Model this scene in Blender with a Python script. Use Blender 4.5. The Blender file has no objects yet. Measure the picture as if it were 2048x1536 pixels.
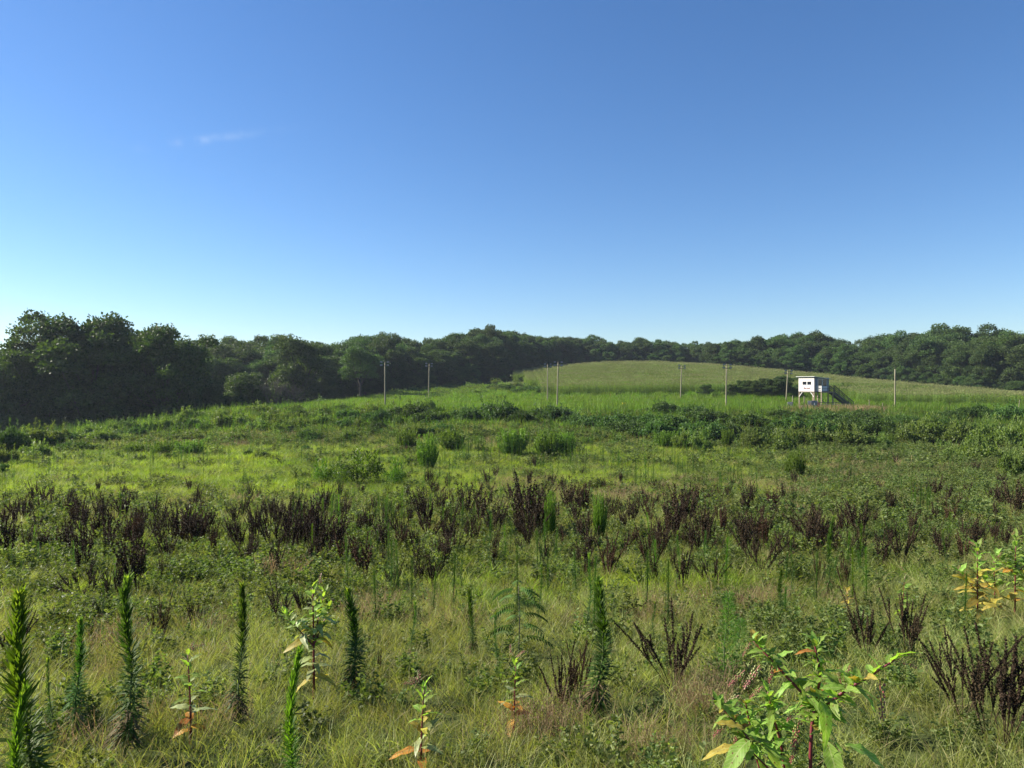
import bpy, math, random
import numpy as np
from mathutils import Vector, Matrix

SC = bpy.context.scene
C = SC.collection
R = math.radians
rng = np.random.default_rng(7)
random.seed(7)

# ---------------------------------------------------------------- camera
F = 1462.0            # focal length in pixels of the 2048 wide photograph
HOR = 768.0
cam_d = bpy.data.cameras.new('camera'); cam = bpy.data.objects.new('camera', cam_d); C.objects.link(cam)
cam_d.sensor_width = 36.0; cam_d.lens = 36.0 * F / 2048.0
cam_d.clip_start = 0.05; cam_d.clip_end = 6000
cam.location = (0, 0, 0); cam.rotation_euler = (R(90), 0, 0)
SC.camera = cam

# ---------------------------------------------------------------- sky and sun
SUN_AZ, SUN_EL = R(-76), R(31)          # azimuth from +Y (negative = to the left)
W = bpy.data.worlds.new('World'); SC.world = W; W.use_nodes = True
nt = W.node_tree; bg = nt.nodes['Background']
sky = nt.nodes.new('ShaderNodeTexSky'); sky.sky_type = 'NISHITA'; sky.sun_disc = False
sky.sun_elevation = SUN_EL; sky.sun_rotation = SUN_AZ
sky.altitude = 0; sky.air_density = 1.0; sky.dust_density = 0.15; sky.ozone_density = 5.0
hsw = nt.nodes.new('ShaderNodeHueSaturation'); hsw.inputs['Saturation'].default_value = 1.13; hsw.inputs['Hue'].default_value = .505
nt.links.new(sky.outputs[0], hsw.inputs['Color']); bg.inputs[1].default_value = 0.058
def wm(op, a, b=None):
    n = nt.nodes.new('ShaderNodeMath'); n.operation = op
    for k, v in enumerate((a, b)):
        if isinstance(v, (int, float)): n.inputs[k].default_value = v
        elif v is not None: nt.links.new(v, n.inputs[k])
    return n.outputs[0]
wtc = nt.nodes.new('ShaderNodeTexCoord'); wsp = nt.nodes.new('ShaderNodeSeparateXYZ'); nt.links.new(wtc.outputs['Generated'], wsp.inputs[0])
wx = wm('SUBTRACT', wm('DIVIDE', wsp.outputs[0], wsp.outputs[1]), -.4166); wz = wm('SUBTRACT', wm('SUBTRACT', wm('DIVIDE', wsp.outputs[2], wsp.outputs[1]), .335), wm('MULTIPLY', wx, .13))
e1 = wm('POWER', wm('DIVIDE', wx, .075), 2.0); e2 = wm('POWER', wm('DIVIDE', wz, .0055), 2.0)
wno = nt.nodes.new('ShaderNodeTexNoise'); wno.inputs['Scale'].default_value = 42; wno.inputs['Detail'].default_value = 4; nt.links.new(wtc.outputs['Generated'], wno.inputs['Vector'])
wisp = wm('MULTIPLY', wm('POWER', 2.718, wm('MULTIPLY', wm('ADD', e1, e2), -1.0)), wm('MULTIPLY', wm('MAXIMUM', wm('SUBTRACT', wno.outputs['Fac'], .42), 0.0), .7))
wmx = nt.nodes.new('ShaderNodeMix'); wmx.data_type = 'RGBA'; wmx.inputs[7].default_value = (5.5, 6.3, 7.2, 1)
nt.links.new(wisp, wmx.inputs[0]); nt.links.new(hsw.outputs[0], wmx.inputs[6]); nt.links.new(wmx.outputs[2], bg.inputs[0])
sun_d = bpy.data.lights.new('sun', 'SUN'); sun = bpy.data.objects.new('sun', sun_d); C.objects.link(sun)
sun_d.energy = 4.8; sun_d.angle = R(0.53); sun_d.color = (1.0, 0.91, 0.78)
sdir = Vector((math.sin(SUN_AZ) * math.cos(SUN_EL), math.cos(SUN_AZ) * math.cos(SUN_EL), math.sin(SUN_EL)))
sun.rotation_euler = sdir.to_track_quat('Z', 'Y').to_euler()
SC.view_settings.view_transform = 'Standard'; SC.view_settings.look = 'None'
SC.view_settings.gamma = 1.0; SC.view_settings.use_curve_mapping = False
SC.view_settings.exposure = 1.48
SC.cycles.use_denoising = True; SC.cycles.max_bounces = 6; SC.cycles.diffuse_bounces = 2; SC.cycles.glossy_bounces = 1
SC.cycles.transmission_bounces = 3; SC.cycles.transparent_max_bounces = 4; SC.cycles.volume_bounces = 0

# ---------------------------------------------------------------- terrain
def sm(a, b, x):
    t = np.clip((np.asarray(x, float) - a) / (b - a), 0, 1); return t * t * (3 - 2 * t)
KY = [-40, 0, 4, 7, 10, 15, 20, 30, 50, 75, 90, 104, 110, 155, 3000]
KZ = [-.9, -1.6, -2.1, -2.55, -3.0, -3.55, -4.0, -4.8, -5.9, -6.3, -5.5, -4.3, -4.2, -4.2, -4.2]
_ph = rng.uniform(0, 6.28, (12, 2))
def fbm(x, y, s=1.0, k=0):
    v = 0.0
    for i in range(6):
        f = s * (1.0 + 0.63 * i); a = 0.9 * i + 1.7 * k
        v = v + np.sin((x * math.cos(a) + y * math.sin(a)) * f + _ph[i, 0] + 3.1 * k) * np.sin((y * math.cos(a) - x * math.sin(a)) * f * .8 + _ph[i + 6, 1] + 1.3 * k) / (1 + .5 * i)
    return v / 2.0
def ground(x, y):
    x = np.asarray(x, float); y = np.asarray(y, float)
    z = np.interp(y, KY, KZ)
    hill = 9.9 * np.exp(-((x - 45) ** 2) / (2 * 54 ** 2) - np.where(y < 270, (y - 270) ** 2 / (2 * 60 ** 2), (y - 270) ** 2 / (2 * 150 ** 2)))
    z = z + hill * sm(112, 172, y)
    z = z - 2.2 * sm(92, 140, x) * sm(90, 120, y)
    z = z - 3.4 * sm(36, 74, -x) * sm(70, 100, y)
    z = z - 6.0 * sm(0, 25, -x - 40 + (y - 110) * .2) * sm(100, 128, y) * (1 - .75 * sm(160, 205, y))
    z = z + 18.0 * sm(305, 470, y)
    z = z + 0.05 * fbm(x, y, 1.1) * sm(2, 8, y) + 0.28 * fbm(x, y, .16, 2) * sm(15, 50, y) * (1 - .7 * sm(105, 112, y))
    z = z + 0.35 * fbm(x, y, .09, 4) * sm(70, 82, y) * (1 - sm(98, 108, y))
    return z
def gz(x, y): return float(ground(x, y))
_D = np.concatenate([np.linspace(2.2, 40, 1500), np.linspace(40.1, 340, 3000)])
def P(u, row):
    """ground point seen at a place of the photograph"""
    x = (u - 1024) / F * _D; z = -(row - HOR) / F * _D
    hit = np.nonzero(z <= ground(x, _D))[0]
    i = hit[0] if len(hit) else len(_D) - 1
    return np.array([x[i], _D[i], gz(x[i], _D[i])])
def PD(u, D):
    x = (u - 1024) / F * D; return np.array([x, D, gz(x, D)])
def proj(x, y, z): return 1024 + F * x / y, HOR - F * z / y

# ---------------------------------------------------------------- mesh helpers
def mesh_quads(name, quads, tone=None, mats=(), mi=None, smooth=False):
    quads = np.asarray(quads, np.float32); n = len(quads)
    me = bpy.data.meshes.new(name)
    me.vertices.add(n * 4); me.vertices.foreach_set('co', quads.reshape(-1))
    me.loops.add(n * 4); me.loops.foreach_set('vertex_index', np.arange(n * 4, dtype=np.int32))
    me.polygons.add(n); me.polygons.foreach_set('loop_start', np.arange(0, n * 4, 4, dtype=np.int32))
    me.polygons.foreach_set('loop_total', np.full(n, 4, np.int32))
    if mi is not None: me.polygons.foreach_set('material_index', np.asarray(mi, np.int32))
    if tone is not None:
        a = me.attributes.new('tone', 'FLOAT', 'FACE'); a.data.foreach_set('value', np.asarray(tone, np.float32))
    for m in mats: me.materials.append(m)
    me.update(calc_edges=True)
    return me
def nrm(a): return a / np.maximum(np.linalg.norm(a, axis=-1, keepdims=True), 1e-9)
def leaves(Pt, d, L, Wd, bend=None, side=None, segs=2, prof='leaf'):
    """strips of quads: base points, unit directions, lengths, widths, bend vectors"""
    n = len(Pt); d = nrm(d)
    if side is None:
        r = rng.normal(size=(n, 3)); side = nrm(np.cross(d, r))
    if bend is None: bend = np.zeros((n, 3))
    L = np.broadcast_to(np.asarray(L, float), (n,)); Wd = np.broadcast_to(np.asarray(Wd, float), (n,))
    ts = np.linspace(0, 1, segs + 1)
    if prof == 'leaf': w = np.sin(np.pi * np.clip(ts * .86 + .12, 0, 1)) ** .8; w[0] = .22; w[-1] = .03
    elif prof == 'blade': w = (1 - ts) ** .6; w[-1] = .04
    else: w = np.ones_like(ts)
    out = []
    ctr = [Pt + d * (L * t)[:, None] + bend * (L * t * t)[:, None] for t in ts]
    for k in range(segs):
        a, b = ctr[k], ctr[k + 1]
        wa = side * (Wd * .5 * w[k])[:, None]; wb = side * (Wd * .5 * w[k + 1])[:, None]
        out.append(np.stack([a - wa, a + wa, b + wb, b - wb], 1))
    return np.stack(out, 1).reshape(-1, 4, 3)
def tube(pts, rad, sides=6, cap=True):
    pts = np.asarray(pts, float); rad = np.broadcast_to(np.asarray(rad, float), (len(pts),))
    tan = nrm(np.gradient(pts, axis=0)); ref = np.array([0.31, .95, .05])
    if abs(np.dot(tan[0], ref)) > .9: ref = np.array([1., 0, 0])
    s = nrm(np.cross(tan, ref)); t = np.cross(tan, s)
    ang = np.linspace(0, 2 * np.pi, sides, endpoint=False)
    ring = pts[:, None] + rad[:, None, None] * (np.cos(ang)[None, :, None] * s[:, None] + np.sin(ang)[None, :, None] * t[:, None])
    q = []
    for i in range(len(pts) - 1):
        for j in range(sides):
            k = (j + 1) % sides
            q.append([ring[i, j], ring[i, k], ring[i + 1, k], ring[i + 1, j]])
    if cap:
        m = ring[-1]
        for j in range(1, sides - 1, 2): q.append([m[0], m[j], m[min(j + 1, sides - 1)], m[min(j + 2, sides - 1)]])
    return np.array(q)
def box(c, s, rz=0.0, ax=None):
    """axis box centre c size s; ax = optional 3x3 axes"""
    c = np.array(c, float); h = np.array(s, float) / 2
    v = np.array([[x, y, z] for x in (-1, 1) for y in (-1, 1) for z in (-1, 1)], float) * h
    if ax is not None: v = v @ np.array(ax)
    elif rz: v = v @ np.array([[math.cos(rz), math.sin(rz), 0], [-math.sin(rz), math.cos(rz), 0], [0, 0, 1]])
    v = v + c
    return v[np.array([[0, 1, 3, 2], [4, 6, 7, 5], [0, 4, 5, 1], [2, 3, 7, 6], [0, 2, 6, 4], [1, 5, 7, 3]])]
def beam(a, b, w, h=None):
    a = np.array(a, float); b = np.array(b, float); h = h or w
    z = b - a; L = np.linalg.norm(z); z /= L
    up = np.array([0, 0, 1.]) if abs(z[2]) < .95 else np.array([1., 0, 0])
    x = nrm(np.cross(z, up)); y = np.cross(x, z)
    return box((a + b) / 2, (w, h, L), ax=[x, y, z])
def cat_(*a): return np.concatenate([np.asarray(x) for x in a])

def obj(name, me, parent=None, loc=None, rot=None, scl=None):
    o = bpy.data.objects.new(name, me); C.objects.link(o)
    if loc is not None: o.location = loc
    if rot is not None: o.rotation_euler = rot
    if scl is not None: o.scale = scl
    if parent: o.parent = parent
    return o
def tag(o, label=None, cat=None, group=None, kind=None):
    if label: o['label'] = label
    if cat: o['category'] = cat
    if group: o['group'] = group
    if kind: o['kind'] = kind
    return o
def thing(name, label, cat, loc, rot=(0, 0, 0), scl=(1, 1, 1), group=None):
    return tag(obj(name, None, None, loc, rot, scl), label, cat, group)
def weld(me):
    import bmesh
    bm = bmesh.new(); bm.from_mesh(me); bmesh.ops.remove_doubles(bm, verts=bm.verts, dist=1e-5)
    for f in bm.faces: f.smooth = True
    bm.to_mesh(me); bm.free(); return me
def part(name, quads, mat, parent, tone=None):
    me = mesh_quads(name, quads, tone, [mat])
    return obj(name, weld(me) if name in ('stem', 'pole', 'wire') else me, parent)

COLS = ((120, 'near the left edge'), (250, '@tallest left crown'), (420, '@round crowned treetop'), (640, '@bare twiggy trees'), (815, '@leftmost light pole'), (975, '@second light pole'), (1180, '@close pole pair'), (1400, '@middle light pole'), (1510, '@tall twin lamp pole'), (1690, '@white tower'), (1860, '@bare pole'), (9999, 'near the right edge'))
AUTO = []
def auto(o, base, u, row, kinds=('back', 'middle', 'front')): AUTO.append((o, base, float(u), float(row), kinds)); return o
ORD = ['leftmost', 'second', 'third', 'fourth', 'fifth', 'sixth', 'seventh', 'eighth', 'ninth', 'tenth', 'eleventh', 'twelfth']
def finish_labels():
    cells = {}
    for a in AUTO:
        col = next(t for lim, t in COLS if a[2] < lim); col = col.replace('@', 'behind the ' if a[3] < 0 else 'below the '); cells.setdefault((a[1], col), []).append(a)
    for (base, col), L in cells.items():
        L.sort(key=lambda a: a[3]); n = len(L); g = 1 if n <= 3 else (2 if n <= 8 else (3 if n <= 27 else 4))
        for k in range(g):
            sub = sorted(L[k * n // g:(k + 1) * n // g], key=lambda a: a[2])
            dep = '' if g == 1 else ', ' + (('back', 'front') if g == 2 else ('back', 'middle', 'front') if g == 3 else ('back', 'middle', 'nearer', 'front'))[k]
            for i, a in enumerate(sub):
                o = '' if len(sub) == 1 else (', leftmost' if i == 0 else ', rightmost' if i == len(sub) - 1 else ', ' + ORD[min(i, 11)] + ' from left')
                a[0]['label'] = base + ' ' + col + dep + o
# ---------------------------------------------------------------- materials
def leaf_mat(name, a, b, trans=.35, rough=.5, wn=.0, wc=(0, 0, 0), ws=.3, spec=.2, tcol=None):
    m = bpy.data.materials.new(name); m.use_nodes = True; t = m.node_tree; N = t.nodes; L = t.links
    N.remove(N['Principled BSDF']); out = N['Material Output']
    at = N.new('ShaderNodeAttribute'); at.attribute_name = 'tone'
    mx = N.new('ShaderNodeMix'); mx.data_type = 'RGBA'; mx.inputs[6].default_value = (*a, 1); mx.inputs[7].default_value = (*b, 1)
    L.new(at.outputs['Fac'], mx.inputs[0]); col = mx.outputs[2]
    if wn > 0:
        g = N.new('ShaderNodeNewGeometry'); no = N.new('ShaderNodeTexNoise'); no.inputs['Scale'].default_value = ws; no.inputs['Detail'].default_value = 3
        L.new(g.outputs['Position'], no.inputs['Vector'])
        mr = N.new('ShaderNodeMapRange'); mr.inputs[1].default_value = .42; mr.inputs[2].default_value = .62; mr.inputs[4].default_value = wn
        L.new(no.outputs['Fac'], mr.inputs[0])
        m2 = N.new('ShaderNodeMix'); m2.data_type = 'RGBA'; m2.inputs[7].default_value = (*wc, 1)
        L.new(mr.outputs[0], m2.inputs[0]); L.new(col, m2.inputs[6]); col = m2.outputs[2]
    oi = N.new('ShaderNodeObjectInfo'); hs = N.new('ShaderNodeHueSaturation')
    mr2 = N.new('ShaderNodeMapRange'); mr2.inputs[3].default_value = .72; mr2.inputs[4].default_value = 1.28
    mr3 = N.new('ShaderNodeMapRange'); mr3.inputs[3].default_value = .485; mr3.inputs[4].default_value = .515
    L.new(oi.outputs['Random'], mr2.inputs[0]); L.new(oi.outputs['Random'], mr3.inputs[0])
    L.new(mr2.outputs[0], hs.inputs['Value']); L.new(mr3.outputs[0], hs.inputs['Hue']); L.new(col, hs.inputs['Color']); col = hs.outputs[0]
    pb = N.new('ShaderNodeBsdfPrincipled'); pb.inputs['Roughness'].default_value = rough; pb.inputs['Specular IOR Level'].default_value = spec
    L.new(col, pb.inputs['Base Color'])
    if trans > 0:
        tr = N.new('ShaderNodeBsdfTranslucent'); ms = N.new('ShaderNodeMixShader'); ms.inputs[0].default_value = trans
        tc = N.new('ShaderNodeMix'); tc.data_type = 'RGBA'; tc.blend_type = 'MULTIPLY'; tc.inputs[0].default_value = 1
        tc.inputs[7].default_value = (*(tcol or (1.5, 1.55, .55)), 1)
        L.new(col, tc.inputs[6]); L.new(tc.outputs[2], tr.inputs[0])
        L.new(pb.outputs[0], ms.inputs[1]); L.new(tr.outputs[0], ms.inputs[2]); L.new(ms.outputs[0], out.inputs[0])
    else: L.new(pb.outputs[0], out.inputs[0])
    return m
def solid(name, col, rough=.7, metal=0, var=.25, scale=6.0, spec=.4, wood=False):
    m = bpy.data.materials.new(name); m.use_nodes = True; t = m.node_tree; N = t.nodes; L = t.links
    pb = N['Principled BSDF']; pb.inputs['Roughness'].default_value = rough; pb.inputs['Metallic'].default_value = metal
    pb.inputs['Specular IOR Level'].default_value = spec
    tc = N.new('ShaderNodeTexCoord'); mp = N.new('ShaderNodeMapping'); no = N.new('ShaderNodeTexNoise')
    if wood: mp.inputs['Scale'].default_value = (6, 6, .5)
    no.inputs['Scale'].default_value = scale; no.inputs['Detail'].default_value = 5
    L.new(tc.outputs['Object'], mp.inputs[0]); L.new(mp.outputs[0], no.inputs['Vector'])
    mx = N.new('ShaderNodeMix'); mx.data_type = 'RGBA'
    mx.inputs[6].default_value = (*[c * (1 - var) for c in col], 1); mx.inputs[7].default_value = (*[min(1, c * (1 + var)) for c in col], 1)
    L.new(no.outputs['Fac'], mx.inputs[0]); L.new(mx.outputs[2], pb.inputs['Base Color'])
    return m

M = {}
M['tree'] = leaf_mat('tree_leaves', (.024, .055, .014), (.088, .145, .032), .28, .6, .3, (.034, .060, .026), .05)
M['tree_pale'] = leaf_mat('pale_tree_leaves', (.035, .065, .018), (.075, .115, .030), .25, .6)
M['shrub'] = leaf_mat('shrub_leaves', (.030, .068, .016), (.080, .140, .028), .3, .6)
M['shrub_pale'] = leaf_mat('pale_shrub_leaves', (.060, .105, .024), (.155, .215, .05), .4, .5)
M['spike'] = leaf_mat('spike_leaves', (.045, .095, .014), (.13, .205, .030), .4, .5)
M['lime'] = leaf_mat('lime_grass', (.13, .205, .020), (.27, .335, .048), .5, .5, .7, (.07, .125, .022), .22)
M['grass'] = leaf_mat('field_grass', (.115, .162, .045), (.35, .375, .13), .42, .5, .65, (.150, .150, .048), .55)
M['tall'] = leaf_mat('tall_grass_blades', (.050, .115, .012), (.130, .215, .022), .5, .5, .6, (.11, .165, .02), .07)
M['weed'] = leaf_mat('weed_leaves', (.062, .100, .028), (.185, .220, .072), .4, .55, .5, (.06, .10, .025), .4)
M['dry'] = leaf_mat('dry_grass', (.17, .125, .065), (.34, .26, .15), .3, .8, tcol=(1.2, 1, .8))
M['straw'] = leaf_mat('straw_blades', (.20, .17, .08), (.36, .31, .17), .3, .8, tcol=(1.2, 1.1, .7))
M['dock'] = leaf_mat('dock_seed', (.019, .014, .008), (.062, .041, .021), .08, .8, tcol=(1.3, .8, .6))
M['dock_red'] = leaf_mat('dock_seed_red', (.032, .019, .011), (.084, .046, .023), .1, .8, tcol=(1.3, .8, .6))
M['horse'] = leaf_mat('horseweed_leaves', (.028, .072, .013), (.080, .150, .026), .4, .6, spec=.16)
M['horse_b'] = leaf_mat('horseweed_bright_leaves', (.05, .115, .012), (.12, .21, .022), .5, .55, spec=.2)
M['tip'] = leaf_mat('horseweed_tip', (.14, .22, .03), (.26, .33, .05), .45, .5)
M['feather'] = leaf_mat('feather_leaves', (.045, .10, .014), (.085, .16, .022), .45, .5)
M['stem'] = solid('green_stem', (.07, .10, .03), .6)
M['redstem'] = solid('red_stem', (.13, .020, .028), .45, spec=.4, var=.35, scale=20)
M['pokeg'] = leaf_mat('poke_leaf_green', (.16, .29, .04), (.23, .36, .06), .5, .5, spec=.2)
M['pokey'] = leaf_mat('poke_leaf_yellow', (.34, .27, .035), (.42, .36, .06), .4, .5, spec=.2, tcol=(1.3, 1.1, .5))
M['pokeo'] = leaf_mat('poke_leaf_orange', (.36, .12, .015), (.46, .23, .03), .4, .5, spec=.2, tcol=(1.3, .9, .5))
M['pokep'] = leaf_mat('poke_leaf_pale', (.22, .28, .10), (.30, .35, .15), .35, .4, spec=.35)
M['berry'] = solid('green_berry', (.22, .24, .07), .5, var=.3, scale=40)
M['berry_p'] = solid('pink_berry', (.25, .075, .065), .5, var=.4, scale=40)
M['bark'] = solid('bark', (.060, .050, .040), .9, wood=True, scale=3)
M['soil'] = None
M['corn'] = leaf_mat('corn_leaves', (.085, .145, .030), (.19, .26, .06), .45, .5, .4, (.13, .18, .045), .03)
M['tassel'] = leaf_mat('corn_tassels', (.15, .18, .065), (.27, .28, .115), .3, .7, tcol=(1.2, 1.1, .8))
M['pole'] = solid('pole_wood', (.215, .195, .125), .85, wood=True, scale=2)
M['steel'] = solid('dark_steel', (.05, .05, .05), .5)
M['lampsh'] = solid('lamp_shell', (.045, .045, .05), .45)
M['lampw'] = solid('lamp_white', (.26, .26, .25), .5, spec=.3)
M['wall'] = solid('white_board', (.50, .48, .45), .8, var=.18, scale=3, wood=True)
M['trim'] = solid('white_trim', (.58, .58, .56), .6, var=.06)
M['roof'] = solid('white_metal_roof', (.52, .54, .52), .4, var=.08)
M['timber'] = solid('tan_timber', (.22, .18, .12), .8, wood=True, var=.3)
M['dtimber'] = solid('dark_timber', (.085, .075, .065), .85, wood=True, var=.3)
M['glass'] = solid('dark_glass', (.012, .014, .02), .12, spec=.6)
M['sign'] = solid('sign_paint', (.13, .035, .04), .6)
M['block'] = solid('grey_block', (.30, .29, .28), .9, var=.15)
M['blue'] = solid('blue_plastic', (.085, .11, .14), .7)
M['grey_side'] = solid('grey_board', (.17, .19, .22), .8, var=.15, wood=True)  # side wall boards, a darker blue grey than the white front
M['red'] = solid('red_paint', (.45, .10, .08), .6)
M['yellow'] = solid('yellow_plastic', (.65, .50, .05), .5)

def ground_mat():
    m = bpy.data.materials.new('field_ground'); m.use_nodes = True; t = m.node_tree; N = t.nodes; L = t.links
    pb = N['Principled BSDF']; pb.inputs['Roughness'].default_value = .95; pb.inputs['Specular IOR Level'].default_value = .1
    g = N.new('ShaderNodeNewGeometry')
    def noise(s, d=5):
        n = N.new('ShaderNodeTexNoise'); n.inputs['Scale'].default_value = s; n.inputs['Detail'].default_value = d
        L.new(g.outputs['Position'], n.inputs['Vector']); return n.outputs['Fac']
    def ramp(f, stops):
        r = N.new('ShaderNodeValToRGB'); e = r.color_ramp.elements
        while len(e) < len(stops): e.new(.5)
        for k, (p, c) in enumerate(stops): e[k].position = p; e[k].color = (*c, 1)
        L.new(f, r.inputs[0]); return r.outputs[0]
    a = ramp(noise(9, 8), [(.3, (.020, .022, .010)), (.5, (.050, .066, .020)), (.7, (.095, .110, .036))])
    b = ramp(noise(.25), [(.35, (.035, .052, .014)), (.6, (.085, .110, .028)), (.75, (.12, .11, .05))])
    mx = N.new('ShaderNodeMix'); mx.data_type = 'RGBA'; mx.inputs[0].default_value = .5
    L.new(a, mx.inputs[6]); L.new(b, mx.inputs[7]); L.new(mx.outputs[2], pb.inputs['Base Color'])
    bp = N.new('ShaderNodeBump'); bp.inputs['Strength'].default_value = 1; bp.inputs['Distance'].default_value = .08
    L.new(noise(7, 8), bp.inputs['Height']); L.new(bp.outputs[0], pb.inputs['Normal'])
    return m
def build_ground():
    ys = np.concatenate([np.arange(-12, 14, .25), np.arange(14, 60, .8), np.arange(60, 340, 2.0), np.array([345, 360, 380, 420, 480, 600, 800, 1100, 1500])])
    xs = np.concatenate([-np.array([1500, 1000, 700, 500, 400, 330, 290]), np.arange(-260, -30, 4.), np.arange(-30, -10, 1.0), np.arange(-10, 10, .25), np.arange(10, 30, 1.0), np.arange(30, 260, 4.), np.array([290, 330, 400, 500, 700, 1000, 1500])])
    X, Y = np.meshgrid(xs, ys); Z = ground(X, Y)
    nx, ny = len(xs), len(ys); me = bpy.data.meshes.new('ground')
    me.vertices.add(nx * ny); me.vertices.foreach_set('co', np.stack([X, Y, Z], -1).astype(np.float32).reshape(-1))
    i = np.arange(nx - 1)[None] + nx * np.arange(ny - 1)[:, None]
    f = np.stack([i, i + 1, i + nx + 1, i + nx], -1).reshape(-1, 4).astype(np.int32); n = len(f)
    me.loops.add(n * 4); me.loops.foreach_set('vertex_index', f.reshape(-1))
    me.polygons.add(n); me.polygons.foreach_set('loop_start', np.arange(0, n * 4, 4, dtype=np.int32)); me.polygons.foreach_set('loop_total', np.full(n, 4, np.int32))
    me.polygons.foreach_set('use_smooth', np.ones(n, bool))
    me.materials.append(ground_mat()); me.update(calc_edges=True)
    tag(obj('ground', me), kind='structure')
build_ground()

# ---------------------------------------------------------------- plant meshes
def up(n): return np.tile([0., 0, 1.], (n, 1))
def ringdir(n, a=None):
    a = rng.uniform(0, 2 * np.pi, n) if a is None else a
    return np.stack([np.cos(a), np.sin(a), np.zeros(n)], 1)
def tuft(mat, n=40, r=.12, h=(.15, .32), w=(.004, .008), lean=.5, droop=.5, segs=3, straw=0.0):
    o = ringdir(n); Pt = o * (r * np.sqrt(rng.uniform(0, 1, n)))[:, None]; Pt[:, 2] = -.02
    d = up(n) + ringdir(n) * rng.uniform(.05, lean, n)[:, None] + o * .15
    L = rng.uniform(*h, n); b = (nrm(d * [1, 1, 0]) * .8 - up(n) * .35) * rng.uniform(.1, droop, n)[:, None]
    q = leaves(Pt, d, L, rng.uniform(*w, n), b, segs=segs, prof='blade')
    tone = np.repeat(rng.uniform(0, 1, n), segs)
    mi = np.repeat((rng.uniform(0, 1, n) < straw).astype(int), segs)
    return mesh_quads('tuft', q, tone, [mat, M['straw']], mi)
def weedtuft(mat, n=9, h=.3, leaf=(.012, .03), per=26, spread=.14):
    q = []; tn = []
    for i in range(n):
        o = ringdir(1)[0] * rng.uniform(0, spread); dd = nrm(np.array([0, 0, 1.]) + ringdir(1)[0] * rng.uniform(.1, .5)); H = h * rng.uniform(.6, 1.1)
        t = rng.uniform(.1, 1, per); pts = o + dd * (t * H)[:, None]
        d = ringdir(per) + up(per) * rng.uniform(-.1, .8, per)[:, None]
        L = rng.uniform(*leaf, per) * (1.4 - .6 * t)
        q.append(leaves(pts, d, L, L * .42, segs=1, side=None, prof='flat')); tn.append(rng.uniform(0, 1, per))
        q.append(leaves(o[None], dd[None], np.array([H]), np.array([.004]), segs=1, prof='flat')); tn.append([.3])
    return mesh_quads('weedtuft', cat_(*q), cat_(*tn), [mat])
def hazetuft(mat, n=70, h=.3, r=.2):
    q = []; tn = []
    o = ringdir(n) * (r * np.sqrt(rng.uniform(0, 1, n)))[:, None]; d = up(n) + ringdir(n) * rng.uniform(.1, .6, n)[:, None]; L = h * rng.uniform(.6, 1.1, n)
    q.append(leaves(o, d, L, .0022, segs=2, prof='flat', bend=ringdir(n) * .15)); tn.append(rng.uniform(0, 1, n * 2))
    m = 420; k = rng.integers(0, n, m); t = rng.uniform(.45, 1.05, m)
    pts = o[k] + nrm(d)[k] * (L[k] * t)[:, None] + rng.normal(size=(m, 3)) * .018
    q.append(leaves(pts, rng.normal(size=(m, 3)), rng.uniform(.005, .011, m), .004, segs=1, prof='flat')); tn.append(rng.uniform(0, 1, m))
    return mesh_quads('hazetuft', cat_(*q), cat_(*tn), [mat])

def spike_leaves(h=1.0, n=220, L0=.11, w=.009, r_base=0, top=.25, segs=2, low=.08, jit=.006, asc=(.5, 2.2), taper=.6):
    """leaves spiralling up a stem of height h (horseweed): drooping below, rising above"""
    t = np.sort(rng.uniform(low, 1, n)); a = np.arange(n) * 2.4 + rng.uniform(-.3, .3, n)
    o = ringdir(n, a)
    asc_ = asc[0] + (asc[1] - asc[0]) * sm(.2, 1, t)
    d = o + up(n) * asc_[:, None]
    L = L0 * (1.1 - taper * t) * rng.uniform(.55, 1.25, n) * (1 - .35 * sm(.85, 1, t))
    b = o * .1 - up(n) * (.75 * (1 - sm(.15, .75, t)))[:, None] + up(n) * .25 * sm(.7, 1, t)[:, None]
    Pt = np.stack([np.zeros(n), np.zeros(n), t * h], 1) + rng.normal(size=(n, 3)) * jit
    side = nrm(np.cross(o, up(n)) + rng.normal(size=(n, 3)) * .25)
    return leaves(Pt, d, L, w * (1.15 - .5 * t), b, side, segs), np.repeat(rng.uniform(0, 1, n) * .7 + .3 * t, segs), t

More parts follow.
